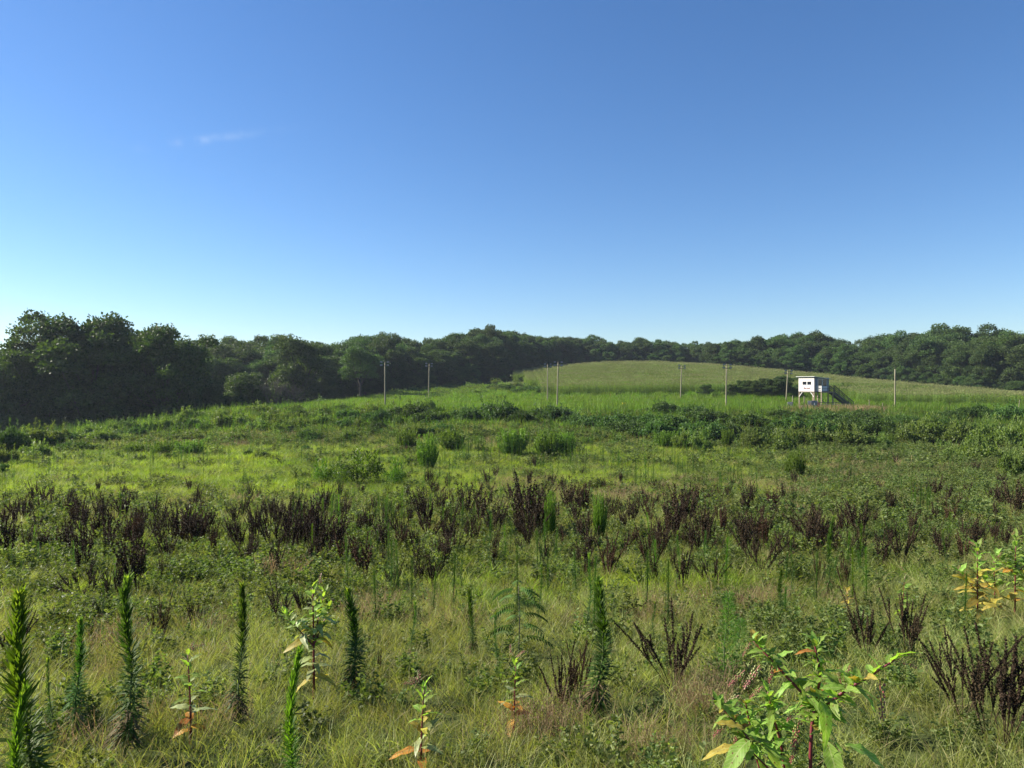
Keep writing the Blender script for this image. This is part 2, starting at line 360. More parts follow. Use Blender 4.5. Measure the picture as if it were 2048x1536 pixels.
def dock_mesh(h=1.0, stalks=9, seeds=160, size=.010, spread=.5, red=False, lean=0.0):
    """dried dock: stiff stalks fanning from one base, upper two thirds crusted with seed whorls"""
    st, sd, tn = [], [], []
    for i in range(stalks):
        a = rng.uniform(0, 2 * np.pi); s = spread * rng.uniform(.15, 1)
        d = nrm(np.array([math.cos(a) * s + lean, math.sin(a) * s, 1.])); H = h * rng.uniform(.62, 1.05)
        base = np.array([math.cos(a), math.sin(a), 0]) * rng.uniform(0, .06) * h
        cv = np.array([math.cos(a), math.sin(a), 0]) * rng.uniform(-.05, .22)
        tt = np.linspace(0, 1, 5); line = base + d * (tt * H)[:, None] + cv * (H * tt * tt)[:, None]
        st.append(tube(line, np.linspace(.0045, .002, 5), 4, False))
        def crust(p0, dd, LL, cvv, m, w):
            t = rng.uniform(0, 1, m); whorl = np.round(t * LL / (.028)) * .028 / LL; t = np.where(rng.uniform(size=m) < .6, whorl, t)
            rad = w * np.sin(np.pi * np.clip(t * .9 + .1, 0, 1)) ** .5
            pts = p0 + dd * (t * LL)[:, None] + cvv * (LL * t * t)[:, None] + nrm(rng.normal(size=(m, 3))) * (rad * rng.uniform(.2, 1, m))[:, None]
            sd.append(leaves(pts, rng.normal(size=(m, 3)), size * rng.uniform(.7, 1.4, m), size * .9, segs=1, prof='flat')); tn.append(rng.uniform(0, 1, m))
        f = rng.uniform(.3, .45)
        p0 = base + d * H * f + cv * H * f * f
        crust(p0, nrm(d + cv * 2 * f), H * (1 - f) * .98, cv * (1 - f), seeds, .016 * max(1, h))
        for k in range(rng.integers(1, 4)):
            f2 = rng.uniform(.35, .6); p1 = base + d * H * f2 + cv * H * f2 * f2
            dd = nrm(d + ringdir(1)[0] * rng.uniform(.25, .45)); LL = H * rng.uniform(.18, .32)
            st.append(tube(np.array([p1, p1 + dd * LL]), .002, 3, False)); crust(p1 + dd * LL * .15, dd, LL * .9, np.zeros(3), seeds // 3, .012 * max(1, h))
    m = M['dock_red'] if red else M['dock']
    st = cat_(*st)
    return mesh_quads('dock_stalks', st, np.full(len(st), .8), [m]), mesh_quads('dock_seed_heads', cat_(*sd), cat_(*tn), [m])
def joined(name, *mes):
    q, tn, mats, mi = [], [], [], []
    for me in mes:
        n = len(me.polygons); v = np.empty(len(me.vertices) * 3, np.float32); me.vertices.foreach_get('co', v); q.append(v.reshape(n, 4, 3))
        t = np.empty(n, np.float32); me.attributes['tone'].data.foreach_get('value', t); tn.append(t)
        m = me.materials[0]
        if m not in mats: mats.append(m)
        mi.append(np.full(n, mats.index(m)))
    return mesh_quads(name, cat_(*q), cat_(*tn), mats, cat_(*mi))

# ---------------------------------------------------------------- scatter through geometry nodes (stuff only)
def scatter(name, label_kind, protos, pts, rot, scl, idx):
    col = bpy.data.collections.new(name + '_sources')
    for k, me in enumerate(protos):
        o = bpy.data.objects.new('%s_source_%02d' % (name, k), me); col.objects.link(o)
    me = bpy.data.meshes.new(name); n = len(pts)
    me.vertices.add(n); me.vertices.foreach_set('co', np.asarray(pts, np.float32).reshape(-1))
    a = me.attributes.new('rot', 'FLOAT_VECTOR', 'POINT'); a.data.foreach_set('vector', np.asarray(rot, np.float32).reshape(-1))
    a = me.attributes.new('scl', 'FLOAT_VECTOR', 'POINT'); a.data.foreach_set('vector', np.asarray(scl, np.float32).reshape(-1))
    a = me.attributes.new('idx', 'INT', 'POINT'); a.data.foreach_set('value', np.asarray(idx, np.int32))
    ng = bpy.data.node_groups.new(name + '_scatter', 'GeometryNodeTree')
    ng.interface.new_socket('Geometry', in_out='INPUT', socket_type='NodeSocketGeometry')
    ng.interface.new_socket('Geometry', in_out='OUTPUT', socket_type='NodeSocketGeometry')
    N, L = ng.nodes, ng.links
    gi, go = N.new('NodeGroupInput'), N.new('NodeGroupOutput')
    ci = N.new('GeometryNodeCollectionInfo'); ci.inputs['Collection'].default_value = col
    ci.inputs['Separate Children'].default_value = True; ci.inputs['Reset Children'].default_value = True
    iop = N.new('GeometryNodeInstanceOnPoints'); iop.inputs['Pick Instance'].default_value = True
    def na(nm, ty):
        x = N.new('GeometryNodeInputNamedAttribute'); x.data_type = ty; x.inputs['Name'].default_value = nm; return x.outputs['Attribute']
    L.new(gi.outputs[0], iop.inputs['Points']); L.new(ci.outputs[0], iop.inputs['Instance'])
    L.new(na('idx', 'INT'), iop.inputs['Instance Index']); L.new(na('rot', 'FLOAT_VECTOR'), iop.inputs['Rotation']); L.new(na('scl', 'FLOAT_VECTOR'), iop.inputs['Scale'])
    L.new(iop.outputs[0], go.inputs[0])
    o = obj(name, me); md = o.modifiers.new('scatter', 'NODES'); md.node_group = ng
    tag(o, label_kind[0], label_kind[1], kind='stuff')
    return o
def field(bands, dens, protos, name, lk, size, tilt=.12, near_lod=None):
    """bands: (y0, y1, per m2, scale xy, scale z)"""
    Ps, Ss = [], []
    for (y0, y1, pm, sxy, szz) in bands:
        wy = lambda y: .74 * y + 1.5
        area = .74 * (y1 ** 2 - y0 ** 2) + 3 * (y1 - y0); n = int(area * pm)
        y = np.sqrt(rng.uniform(y0 ** 2, y1 ** 2, n)); x = rng.uniform(-1, 1, n) * wy(y)
        z = ground(x, y); u, row = proj(x, y, z)
        k = rng.uniform(0, 1, n) < dens(x, y, u, row)
        x, y, z = x[k], y[k], z[k]; s = rng.uniform(.7, 1.3, len(x))
        Ps.append(np.stack([x, y, z], 1)); Ss.append(np.stack([sxy * s, sxy * s, szz * s * rng.uniform(.8, 1.2, len(x))], 1))
    Ps = cat_(*Ps); Ss = cat_(*Ss) * size; n = len(Ps)
    rot = np.stack([rng.normal(0, tilt, n), rng.normal(0, tilt, n), rng.uniform(0, 6.28, n)], 1)
    print(name, n)
    return scatter(name, lk, protos, Ps, rot, Ss, rng.integers(0, len(protos), n))
def blobs(u, row, L):
    v = np.zeros_like(u)
    for (cu, cr, ru, rr, a) in L: v = np.maximum(v, a * np.exp(-((u - cu) / ru) ** 2 - ((row - cr) / rr) ** 2))
    return v

# lime meadow mask (image bands of the photograph, on the real ground)
def limemask(x, y, u, row):
    m = sm(885, 905, row) * (1 - sm(985, 1015, row)) * (1 - .25 * sm(700, 1000, u)) * (1 - .5 * sm(1450, 1750, u))
    m = np.maximum(m, blobs(u, row, [(1000, 1150, 120, 25, .9), (80, 1190, 160, 28, .8), (420, 1110, 110, 30, .5), (1330, 1170, 380, 40, .55), (900, 1190, 200, 30, .6)]))
    return m * (.75 + .5 * fbm(x, y, .5, 1))
tufts_g = [tuft(M['grass'], 46, .13, (.12, .30), (.003, .0065), .7, .8, 3, .07) for _ in range(5)] + [tuft(M['grass'], 26, .10, (.20, .42), (.003, .005), .5, .9, 3, .15)]
tufts_l = [tuft(M['lime'], 46, .14, (.12, .26), (.005, .010), .6, .6, 2, .02) for _ in range(4)]
tufts_t = [tuft(M['tall'], 46, .45, (.6, 1.5), (.03, .06), .18, .15, 2, .02) for _ in range(4)]
weeds = [weedtuft(M['weed'], 10, .26, (.016, .04), 30) for _ in range(4)]
hazes = [hazetuft(M['dry']) for _ in range(3)]

def d_grass(x, y, u, row):
    return np.clip(1.0 - .85 * np.clip(limemask(x, y, u, row) * 1.3, 0, 1) , .1, 1) * (1 - sm(98, 108, y)) * np.clip(.85 + .5 * fbm(x, y, 1.3, 3), .25, 1)
def d_lime(x, y, u, row): return np.clip(limemask(x, y, u, row) * (1.0 + .9 * fbm(x, y, .33, 11)), 0, 1)
field([(3.2, 6, 60, .75, .75), (6, 11, 42, .95, .85), (11, 20, 22, 1.35, 1.0), (20, 50, 7, 2.5, 1.5), (50, 80, 2.2, 4.2, 1.8), (80, 110, 1.6, 5, 2.6)], d_grass, tufts_g, 'field_grass', ('olive green meadow grass with straw coloured blades covering the field', 'grass'), 1.0)
field([(5, 11, 45, .95, .9), (11, 20, 34, 1.3, 1.1), (20, 50, 13, 2.1, 1.5), (50, 82, 4.5, 3.6, 1.8)], d_lime, tufts_l, 'lime_grass', ('bright yellow green grass lit from behind across the field', 'grass'), 1.0)
def d_weed(x, y, u, row):
    m = .15 + blobs(u, row, [(420, 1170, 330, 60, .8), (150, 1130, 260, 40, .6), (700, 1120, 260, 40, .5), (1100, 1090, 300, 50, .25), (1560, 1300, 120, 60, .6), (1650, 1070, 400, 50, .3), (1850, 950, 300, 60, .9), (200, 1480, 300, 60, .3)])
    m = np.maximum(m, .2 * sm(1000, 1020, row) * (1 - sm(1095, 1130, row)))
    return np.clip(m * (.8 + .7 * fbm(x, y, .9, 5)), 0, 1) * np.clip(1 - .85 * limemask(x, y, u, row), 0, 1)
field([(3.2, 6, 32, .8, .8), (6, 11, 32, 1.0, .9), (11, 20, 20, 1.4, 1.3), (20, 50, 7, 2.4, 1.9), (50, 84, 2.4, 4.0, 2.6)], d_weed, weeds, 'leafy_weeds', ('small leaved olive weeds growing through the grass', 'weeds'), 1.0)
def d_haze(x, y, u, row):
    m = blobs(u, row, [(1080, 1480, 75, 45, .9), (1400, 1450, 70, 55, 1), (1290, 1520, 60, 30, .6), (250, 1330, 70, 40, .7), (330, 1370, 50, 30, .5), (440, 1310, 50, 25, .7), (760, 1240, 50, 35, .6), (900, 1220, 60, 30, .4), (1130, 1270, 60, 30, .5),
        (1240, 1000, 160, 9, .9), (1700, 935, 130, 12, .9), (1560, 1035, 40, 7, .9), (1700, 965, 160, 12, .5), (1500, 975, 260, 12, .5), (560, 1140, 90, 16, .6), (1800, 945, 160, 16, .6), (400, 885, 100, 7, .9), (560, 880, 60, 6, .8), (940, 880, 60, 6, .9), (810, 900, 40, 6, .8), (1050, 985, 80, 10, .4), (1000, 1000, 500, 25, .22), (1300, 1230, 300, 40, .15), (300, 1490, 160, 40, .25)])
    return np.clip(m * (.8 + .6 * fbm(x, y, 1.1, 6)), 0, 1)
field([(3.2, 6, 30, .8, .7), (6, 11, 14, 1.1, .9), (11, 20, 6, 1.8, 1.0), (20, 50, 2.2, 3, 1.3), (50, 84, .9, 5, 1.5)], d_haze, hazes, 'dry_grass', ('pinkish tan dry seed grass in hazy tufts over the green', 'grass'), 1.0)
def d_tall(x, y, u, row):
    m = sm(104, 110, y) * (1 - sm(150, 166, y) * sm(-8, 6, x)) * np.clip(1 - sm(0, 12, -x - 42 + (y - 110) * .2), 0, 1) 
    m = np.maximum(m, .35 * sm(84, 92, y) * (1 - sm(20, 45, np.abs(x + 5)) * 0)); 
    return np.clip(m, 0, 1) * (1 - sm(185, 215, y)) * (1 - .85 * ((u > 1565) & (u < 1780) & (y < 126)))
field([(84, 130, 1.5, 1.2, .75), (130, 175, 1.1, 1.4, .8), (175, 215, .5, 2.0, .8)], d_tall, tufts_t, 'tall_grass', ('tall bright green grass on the level ground around the light poles', 'grass'), 1.0, tilt=.05)

# ---------------------------------------------------------------- corn
def corn_segment():
    q, tn, mi = [], [], []
    for i in range(12):
        x = (i - 5.5) * .26 + rng.uniform(-.05, .05); H = rng.uniform(2.1, 2.5); base = np.array([x, rng.uniform(-.06, .06), 0])
        q.append(leaves(base[None], np.array([[0, 0, 1.]]), np.array([H]), np.array([.04]), segs=1, prof='flat')); tn.append([.4]); mi.append([0])
        n = 8; a = rng.uniform(0, 6.28) + np.arange(n) * 3.14 + rng.uniform(-.4, .4, n); o = ringdir(n, a); t = np.linspace(.25, .85, n)
        q.append(leaves(base + up(n) * (t * H)[:, None], o + up(n) * 1.3, rng.uniform(.6, .85, n), .085, o * .5 - up(n) * .95, nrm(np.cross(o, up(n))), 3)); tn.append(np.repeat(rng.uniform(0, 1, n), 3)); mi.append(np.zeros(n * 3))
        n = 6; q.append(leaves(np.tile(base + [0, 0, H - .05], (n, 1)), up(n) + ringdir(n) * rng.uniform(.05, .6, n)[:, None], rng.uniform(.2, .34, n), .028, segs=1, prof='flat')); tn.append(rng.uniform(0, 1, n)); mi.append(np.ones(n))
    return mesh_quads('corn_row', cat_(*q), cat_(*tn), [M['corn'], M['tassel']], cat_(*mi))
TREE_U = [-400, 0, 380, 400, 640, 700, 900, 1000, 1130, 1420, 1425, 1600, 1800, 1950, 2048, 2500]
TREE_D = [115, 120, 128, 178, 180, 185, 215, 238, 282, 305, 264, 252, 230, 207, 196, 180]
def tree_front(u): return np.interp(u, TREE_U, TREE_D)
def build_corn():
    pts, rz = [], []
    for k in range(-60, 260):
        if k % 16 in (0, 1): continue
        # rows run roughly across the view, following the hill
        off = k * .95; x = np.arange(-60, 210, 3.1) + rng.uniform(-.2, .2)
        y = 118 + off + .10 * (x - 40) + 5 * np.sin((x + off) * .022)
        n = len(x); u, _ = proj(x, y, ground(x, y))
        fr = np.interp(u, [975, 1000, 1035, 1065, 1095, 1440, 1600, 1690, 1720, 2048, 2300], [285, 255, 218, 188, 162, 163, 168, 152, 137, 120, 115])
        swale = (u > 1650) & (u < 1885) & (y > 160) & (y < 172)
        ok = (y > fr) & (y < tree_front(u) - 8) & ~swale & (u > 975) & (u < 2250)
        sl = .10 + .11 * np.cos((x + off) * .022)
        pts.append(np.stack([x, y, ground(x, y)], 1)[ok]); rz.append(np.arctan(sl)[ok])
    pts = cat_(*pts); rz = cat_(*rz); n = len(pts); print('corn', n)
    s = rng.uniform(.85, 1.1, n) * (1 + .10 * fbm(pts[:, 0] * .15, pts[:, 1], .35, 3))
    scatter('corn_crop', ('ripening corn with tan tassels planted in rows over the hill', 'corn'), [corn_segment() for _ in range(5)], pts, np.stack([np.zeros(n), np.zeros(n), rz + (rng.uniform(size=n) < .5) * np.pi], 1), np.stack([np.ones(n), np.ones(n), s], 1), rng.integers(0, 5, n))
build_corn()

# ---------------------------------------------------------------- trees
def tree_meshes(H=18., rad=.30, base=.28, lobes=46, per=330, leaf=.36, mat='tree', seed=0, flat=.88):
    st = []; q = []; tn = []
    rz = H * (1 - base) / 2; cz = H * base + rz; R0 = H * rad
    cs = [np.array([math.cos(k * 2.4) * R0 * .38, math.sin(k * 2.4) * R0 * .38, cz + rz * (-.6 + 1.2 * k / 7)]) for k in range(8)]
    tries = 0
    while len(cs) < lobes and tries < 5000:
        tries += 1
        v = nrm(rng.normal(size=3) * [1, 1, 1.15]) * rng.uniform(.25, .95) ** .5
        if v[2] < -.85 or abs(v[0]) + abs(v[1]) > 1.25: continue
        c = np.array([v[0] * R0, v[1] * R0, cz + v[2] * rz * .92]); c += rng.normal(size=3) * .35
        if all(np.linalg.norm(c - o) > H * .055 for o in cs): cs.append(c)
    trunk_top = np.array([rng.normal() * .4, rng.normal() * .4, H * .72])
    tt = np.linspace(0, 1, 6)[:, None]; tr = trunk_top * tt + np.array([math.sin(seed), math.cos(seed), 0]) * .35 * np.sin(tt * 3.1)
    st.append(tube(tr, np.linspace(.34, .08, 6) * H / 18, 7, False))
    for ci_, c in enumerate(cs):
        r = H * (rng.uniform(.065, .115) if ci_ >= 8 else .13); m = int(per * 1.5 * (r / (H * .08)) ** 2)
        v = nrm(rng.normal(size=(m, 3))); v[:, 2] = np.where(v[:, 2] < -.3, -v[:, 2] * .6, v[:, 2])
        rr = rng.uniform(.45, 1.08, m) ** .6; 
        bump = 1 + .22 * np.sin(v[:, 0] * 5 + c[0]) * np.sin(v[:, 1] * 5 + c[1])
        pt = c + v * (r * rr * bump)[:, None] * [1, 1, flat]
        d = nrm(v * .6 + rng.normal(size=(m, 3)) * .8); L = leaf * rng.uniform(.6, 1.25, m)
        q.append(leaves(pt, d, L * .72, L * .5, segs=1, prof='flat')); tn.append(np.clip(rng.normal(.45, .22, m) + rng.normal() * .15, 0, 1))
        f = rng.uniform(.35, .8); p0 = tr[min(5, int(f * 5))]
        if rng.uniform() < .6: st.append(tube(np.array([p0, (p0 + c) / 2 + [0, 0, -.3], c]), np.array([.11, .07, .03]) * H / 18, 5, False))
    return mesh_quads('trunk', cat_(*st), None, [M['bark']]), mesh_quads('crown', cat_(*q), cat_(*tn), [M[mat]])
TV = {
 'oak': [tree_meshes(18, .30, .14, 46, 300, seed=i) for i in range(4)],
 'broad': [tree_meshes(18, .36, .16, 52, 280, seed=i + 3) for i in range(3)],
 'tall': [tree_meshes(20, .22, .14, 42, 300, seed=i + 6) for i in range(3)],
 'edge': [tree_meshes(12, .40, .04, 46, 240, .30, seed=i + 9) for i in range(2)],
 'pale': [tree_meshes(16, .32, .10, 48, 280, .34, mat='tree_pale', seed=i + 12) for i in range(2)],
 'open': [tree_meshes(18, .34, .34, 34, 260, .34, seed=i + 15) for i in range(2)],
}
HT = {'oak': 18, 'broad': 18, 'tall': 20, 'edge': 12, 'pale': 16, 'open': 18}
def tree(u, D, toprow, kind, label, group, name='tree', wide=1.0, maxh=27, minh=3, x=None):
    p = PD(u, D); top = -(toprow - HOR) / F * D
    h = min(max(top - p[2], minh), maxh); s = h / (HT[kind] * 1.0)
    v = TV[kind][rng.integers(0, len(TV[kind]))]
    r = thing(name, label, 'tree', (p[0], p[1], p[2] - .15), (0, 0, rng.uniform(0, 6.28)), (s * wide, s * wide, s), group)
    obj('trunk', v[0], r); obj('crown', v[1], r)
    if group: auto(r, label, u, -D)
    return r
SKU = [-300, 0, 60, 100, 160, 230, 275, 330, 380, 400, 450, 520, 560, 620, 650, 700, 760, 800, 870, 900, 960, 1000, 1040, 1100, 1180, 1240, 1300, 1400, 1440, 1500, 1540, 1570, 1620, 1640, 1700, 1750, 1800, 1850, 1900, 1950, 2000, 2048, 2400]
SKR = [670, 680, 645, 632, 630, 632, 645, 650, 672, 662, 665, 668, 660, 662, 672, 672, 660, 668, 672, 665, 650, 650, 662, 668, 667, 680, 676, 680, 678, 668, 664, 658, 660, 672, 670, 662, 664, 658, 652, 655, 650, 652, 640]
def sky_row(u): return float(np.interp(u, SKU, SKR))
def treeline(u0, u1, label, group, rows=((4, 6), (14, 0), (26, -4)), kinds=('oak', 'broad', 'tall', 'oak')):
    for (dd, dr) in rows:
        u = u0 + rng.uniform(0, 15)
        while u < u1:
            D = float(tree_front(u)) + dd + rng.uniform(-2, 3)
            k = kinds[rng.integers(0, len(kinds))]
            tree(u, D, sky_row(u) + dr + 4 + rng.normal() * 4 , k, label, group, wide=rng.uniform(.95, 1.25))
            u += rng.uniform(6.2, 8.5) * F / D
# hedge of lower trees and brush along the foot of each wood
def edge_row(u0, u1, hpx, label, group, dd=-2, step=5.0, kind='edge'):
    u = u0
    while u < u1:
        D = float(tree_front(u)) + dd + rng.uniform(-1.5, 1.5); p = PD(u, D); row = HOR - F * p[2] / D
        tree(u, D, max(row - hpx * rng.uniform(.75, 1.25), sky_row(u) + 6), kind, label, group, wide=rng.uniform(.9, 1.3), name='edge_tree')
        u += step * rng.uniform(.8, 1.2) * F / D
treeline(-140, 375, 'tall dark wood tree', 'trees of the near wood on the left', rows=((6, 48), (15, 38), (26, 32)), kinds=('oak', 'tall', 'broad'))
edge_row(-100, 400, 120, 'low dark wood edge tree', 'low trees at the foot of the near left wood', dd=1, step=4.5)
edge_row(-100, 400, 70, 'lowest dark wood edge tree', 'low trees at the foot of the near left wood', dd=-5, step=4)
treeline(392, 660, 'hazy wood tree behind bank', 'trees of the wood behind the weedy bank', rows=((2, 38), (12, 16), (24, 8), (36, 5)), kinds=('oak', 'pale', 'tall', 'pale'))
edge_row(385, 660, 60, 'low tree behind bank', 'low trees behind the weedy bank', dd=-6, step=5.5)
treeline(660, 1130, 'dark wood tree', 'trees of the wood left of the corn field', rows=((2, 26), (11, 8), (22, 0)), kinds=('oak', 'broad', 'oak', 'open'))
edge_row(650, 1130, 75, 'low inner tree', 'low inner trees of the wood left of the corn', dd=8, step=3.6)
edge_row(650, 1130, 75, 'low far inner tree', 'low inner trees of the wood left of the corn', dd=20, step=3.8)
edge_row(640, 1140, 110, 'innermost tree', 'low inner trees of the wood left of the corn', dd=34, step=4.2)
edge_row(1430, 2120, 80, 'inner tree', 'low inner trees of the right wood', dd=10, step=5)
edge_row(1120, 1425, 60, 'low inner tree', 'low inner trees behind the corn crest', dd=9, step=4.5)
edge_row(650, 1120, 42, 'low wood edge tree', 'low trees at the foot of the wood left of the corn', dd=-3, step=4.5)
treeline(1135, 1425, 'far tree behind corn crest', 'far trees behind the corn crest', rows=((2, 8), (12, 2), (24, 0)))
edge_row(1130, 1420, 36, 'low tree behind corn crest', 'low far trees behind the corn crest', dd=-4, step=5.5)
treeline(1432, 2140, 'sunlit wood tree', 'trees of the wood right of the corn', rows=((1, 30), (8, 14), (17, 5), (28, 0)), kinds=('oak', 'broad', 'tall', 'pale'))
edge_row(1428, 2120, 45, 'low tree beside corn', 'low trees at the edge of the right wood', dd=-4, step=4.5)
edge_row(770, 1075, 34, 'bushy thicket tree', 'thicket trees along the rough field', dd=-2, step=2.4)
edge_row(1640, 2100, 40, 'bushy hedge tree', 'hedge trees at the right corn edge', dd=-3, step=3.2)
# single trees one can tell apart
tree(92, 124, 624, 'oak', 'tallest dark round crown at the left, branches showing sky through it', None, wide=.95)
tree(190, 126, 626, 'broad', 'dark spreading tree with open flat top next to the tallest left crown', None, wide=1.1)
tree(272, 131, 642, 'pale', 'slender paler green treetop poking above the near left wood', None, wide=.75)
tree(338, 126, 644, 'broad', 'broad rounded dark tree at the right end of the near left wood', None, wide=1.0)
tree(20, 121, 682, 'pale', 'paler low tree at the left edge of the photo in front of the wood', None)
tree(488, 140, 737, 'pale', 'small leafy green tree standing just behind the bank, yellow green crown top', None, wide=1.15)
tree(428, 130, 768, 'edge', 'small dark conical tree beside the small leafy tree behind the bank', None, wide=.7)
tree(600, 165, 668, 'oak', 'large oak with lumpy crown between the hazy trees and the first light pole', None, wide=1.05)
tree(655, 160, 745, 'pale', 'bushy pale green tree at the foot of the lumpy oak', None, wide=1.0)
tree(722, 172, 690, 'open', 'oak with a leaning visible trunk just left of the first light pole', None, wide=1.15)
tree(1570, 152, 749, 'broad', 'dark rounded tree in the corn just left of the white tower', None, wide=1.5)
tree(1550, 150, 755, 'edge', 'dark bush filling the gap between the two trees beside the tower', None, wide=1.4)
tree(1510, 152, 758, 'edge', 'rounded dark bush in the middle of the clump left of the tower', None, wide=1.4)
tree(1592, 149, 768, 'edge', 'dark bush behind the tower front legs', None, wide=1.3)
tree(1463, 153, 766, 'edge', 'low dark bush behind the tall twin lamp pole base', None, wide=1.3)
tree(1530, 156, 754, 'edge', 'dark tree clump behind the lamp pole, next to the tree by the tower', None, wide=1.1)
tree(1488, 154, 758, 'edge', 'small dark round tree just right of the tall twin lamp pole', None, wide=1.2)
tree(1410, 156, 784, 'edge', 'low dark bushy tree at the corn edge left of the tall twin lamp pole', None, wide=1.5)
tree(2035, 176, 757, 'pale', 'pale green rounded tree at the right edge of the photo below the wood', None, wide=1.5)

def bare_tree():
    q = []
    def br(p, d, L, r, k):
        e = p + d * L; q.append(tube(np.array([p, (p + e) / 2 + rng.normal(size=3) * L * .04, e]), np.array([r, r * .8, r * .6]), 4, False))
        if k:
            for i in range(4): br(p + d * L * rng.uniform(.5, 1), nrm(d + rng.normal(size=3) * .45 + [0, 0, .25]), L * rng.uniform(.55, .75), r * .55, k - 1)
    for i in range(5): br(np.array([rng.normal() * .3, rng.normal() * .3, 0]), nrm(np.array([rng.normal() * .25, rng.normal() * .25, 1])), 2.2, .05, 4)
    return mesh_quads('bare_tree', cat_(*q), None, [M['bare']])
M['bare'] = solid('grey_twigs', (.085, .075, .055), .9)
bme = bare_tree()
for (u, tr_, lab) in ((553, 745, 'leafless grey brown tree with fine twigs behind the bank'), (590, 758, 'smaller leafless grey tree right of the other bare tree behind the bank')):
    p = PD(u, 138); h = -(tr_ - HOR) / F * 138 - p[2]
    tag(obj('bare_tree', bme, None, p, (0, 0, u), (h / 5.6,) * 3), lab, 'tree')

# ---------------------------------------------------------------- shrubs
def shrub_mesh(name, mat, R0=1.0, H=1.0, lobes=16, per=130, leaf=.10, spiky=0):
    q, tn = [], []
    for i in range(lobes):
        a = rng.uniform(0, 6.28); rr = R0 * rng.uniform(0, .8) ** .7; c = np.array([math.cos(a) * rr, math.sin(a) * rr, H * rng.uniform(.2, .72) * (1 - .35 * rr / R0)])
        r = rng.uniform(.22, .38) * min(R0, H) ; m = per
        v = nrm(rng.normal(size=(m, 3))); v[:, 2] = np.abs(v[:, 2]) * 1.0 - .25
        pt = c + v * (r * rng.uniform(.5, 1.1, m))[:, None]; L = leaf * rng.uniform(.6, 1.3, m)
        q.append(leaves(pt, nrm(v * .7 + rng.normal(size=(m, 3)) * .7), L, L * .6, segs=1, prof='flat')); tn.append(np.clip(rng.normal(.5, .25, m), 0, 1))
    for i in range(spiky):
        o = ringdir(1)[0] * R0 * rng.uniform(0, .8); Hs = H * rng.uniform(.8, 1.25); t = rng.uniform(.3, 1, 34); 
        q.append(leaves(o + np.outer(t * Hs, [0, 0, 1]) + rng.normal(size=(34, 3)) * .03, ringdir(34) + up(34) * 1.2, .12, .03, segs=1, prof='flat')); tn.append(rng.uniform(.3, 1, 34))
    n = 8; q.append(leaves(np.zeros((n, 3)), up(n) + ringdir(n) * .7, H * .7, .04, segs=1, prof='flat')); tn.append(np.zeros(n))
    return mesh_quads(name, cat_(*q), cat_(*tn), [M[mat]])
SH = {'dark': [shrub_mesh('shrub', 'shrub', 1.2, 1.0, 26, 260, .07, 5) for _ in range(5)],
      'pale': [shrub_mesh('shrub', 'shrub_pale', 1.1, 1.0, 20, 220, .07, 9) for _ in range(4)],
      'small': [shrub_mesh('shrub', 'shrub', .6, .8, 10, 110, .07) for _ in range(3)],
      'fine': [shrub_mesh('shrub', 'feather', .8, 1.0, 24, 220, .030, 10) for _ in range(2)]}
def shrub(u, row, w, h, kind, label, group=None, name='shrub'):
    """w, h in photo pixels"""
    if kind == 'dark' and name == 'bramble': w *= 1.2; h *= 1.3
    if kind == 'pale': h *= 1.25
    p = P(u, row); s = p[1] / F; base = {'dark': 1.35, 'pale': 1.25, 'small': .75, 'fine': .95}[kind]
    sx = w * s / 2 / base; sz = h * s / .95
    me = SH[kind][rng.integers(0, len(SH[kind]))]
    return tag(obj(name, me, None, (p[0], p[1], p[2] - .05), (0, 0, rng.uniform(0, 6.28)), (sx, sx * rng.uniform(.8, 1.2), sz)), label, 'shrub', group) if not group else auto(tag(obj(name, me, None, (p[0], p[1], p[2] - .05), (0, 0, rng.uniform(0, 6.28)), (sx, sx * rng.uniform(.8, 1.2), sz)), label, 'shrub', group), label, u, row)
# dark bramble mounds on the right of the bank
G1 = 'dark bramble mounds along the bank'
for (u, r, w, h) in ((700, 842, 60, 22), (760, 848, 70, 24), (820, 838, 90, 26), (870, 848, 90, 24), (930, 845, 80, 26), (985, 840, 110, 34), (1040, 846, 70, 24), (1100, 838, 90, 24), (1150, 852, 80, 22), (1200, 860, 110, 26), (1255, 868, 100, 26), (1310, 872, 80, 26), (1350, 866, 110, 30), (1400, 880, 110, 34), (1450, 876, 100, 30), (1330, 832, 60, 26), (1380, 836, 90, 24), (1420, 846, 90, 24), (1500, 852, 90, 22), (1480, 884, 90, 22), (1540, 876, 90, 22), (1590, 862, 90, 26), (1640, 868, 80, 26), (1700, 862, 110, 26), (1760, 872, 110, 28), (1800, 880, 80, 22), (1560, 842, 100, 20), (1640, 846, 120, 22), (1720, 842, 90, 20), (1800, 852, 80, 20), (1870, 856, 70, 20), (760, 866, 60, 20), (700, 858, 60, 20), (880, 866, 60, 18), (1900, 842, 60, 20), (1960, 838, 70, 24), (2020, 845, 80, 30), (1235, 850, 90, 20), (1300, 850, 90, 20)):
    shrub(u, r + 2, w, h, 'dark', 'dark bramble mound on bank', G1, 'bramble')
G2 = 'pale leafy shrubs at the foot of the bank on the right'
for (u, r, w, h) in ((1860, 884, 130, 40), (1820, 890, 100, 34), (1920, 888, 110, 38), (1560, 902, 90, 34), (1610, 896, 90, 34), (1690, 898, 110, 36), (1500, 900, 60, 36), (1990, 900, 110, 48), (2040, 905, 90, 50), (1960, 930, 100, 40), (1900, 925, 80, 30), (1400, 905, 60, 34), (1365, 902, 50, 30), (1750, 900, 70, 26), (2030, 960, 70, 50)):
    shrub(u, r, w, h, 'pale', 'pale leafy shrub below bank', G2)
G3 = 'shrubs on the weedy bank at the left'
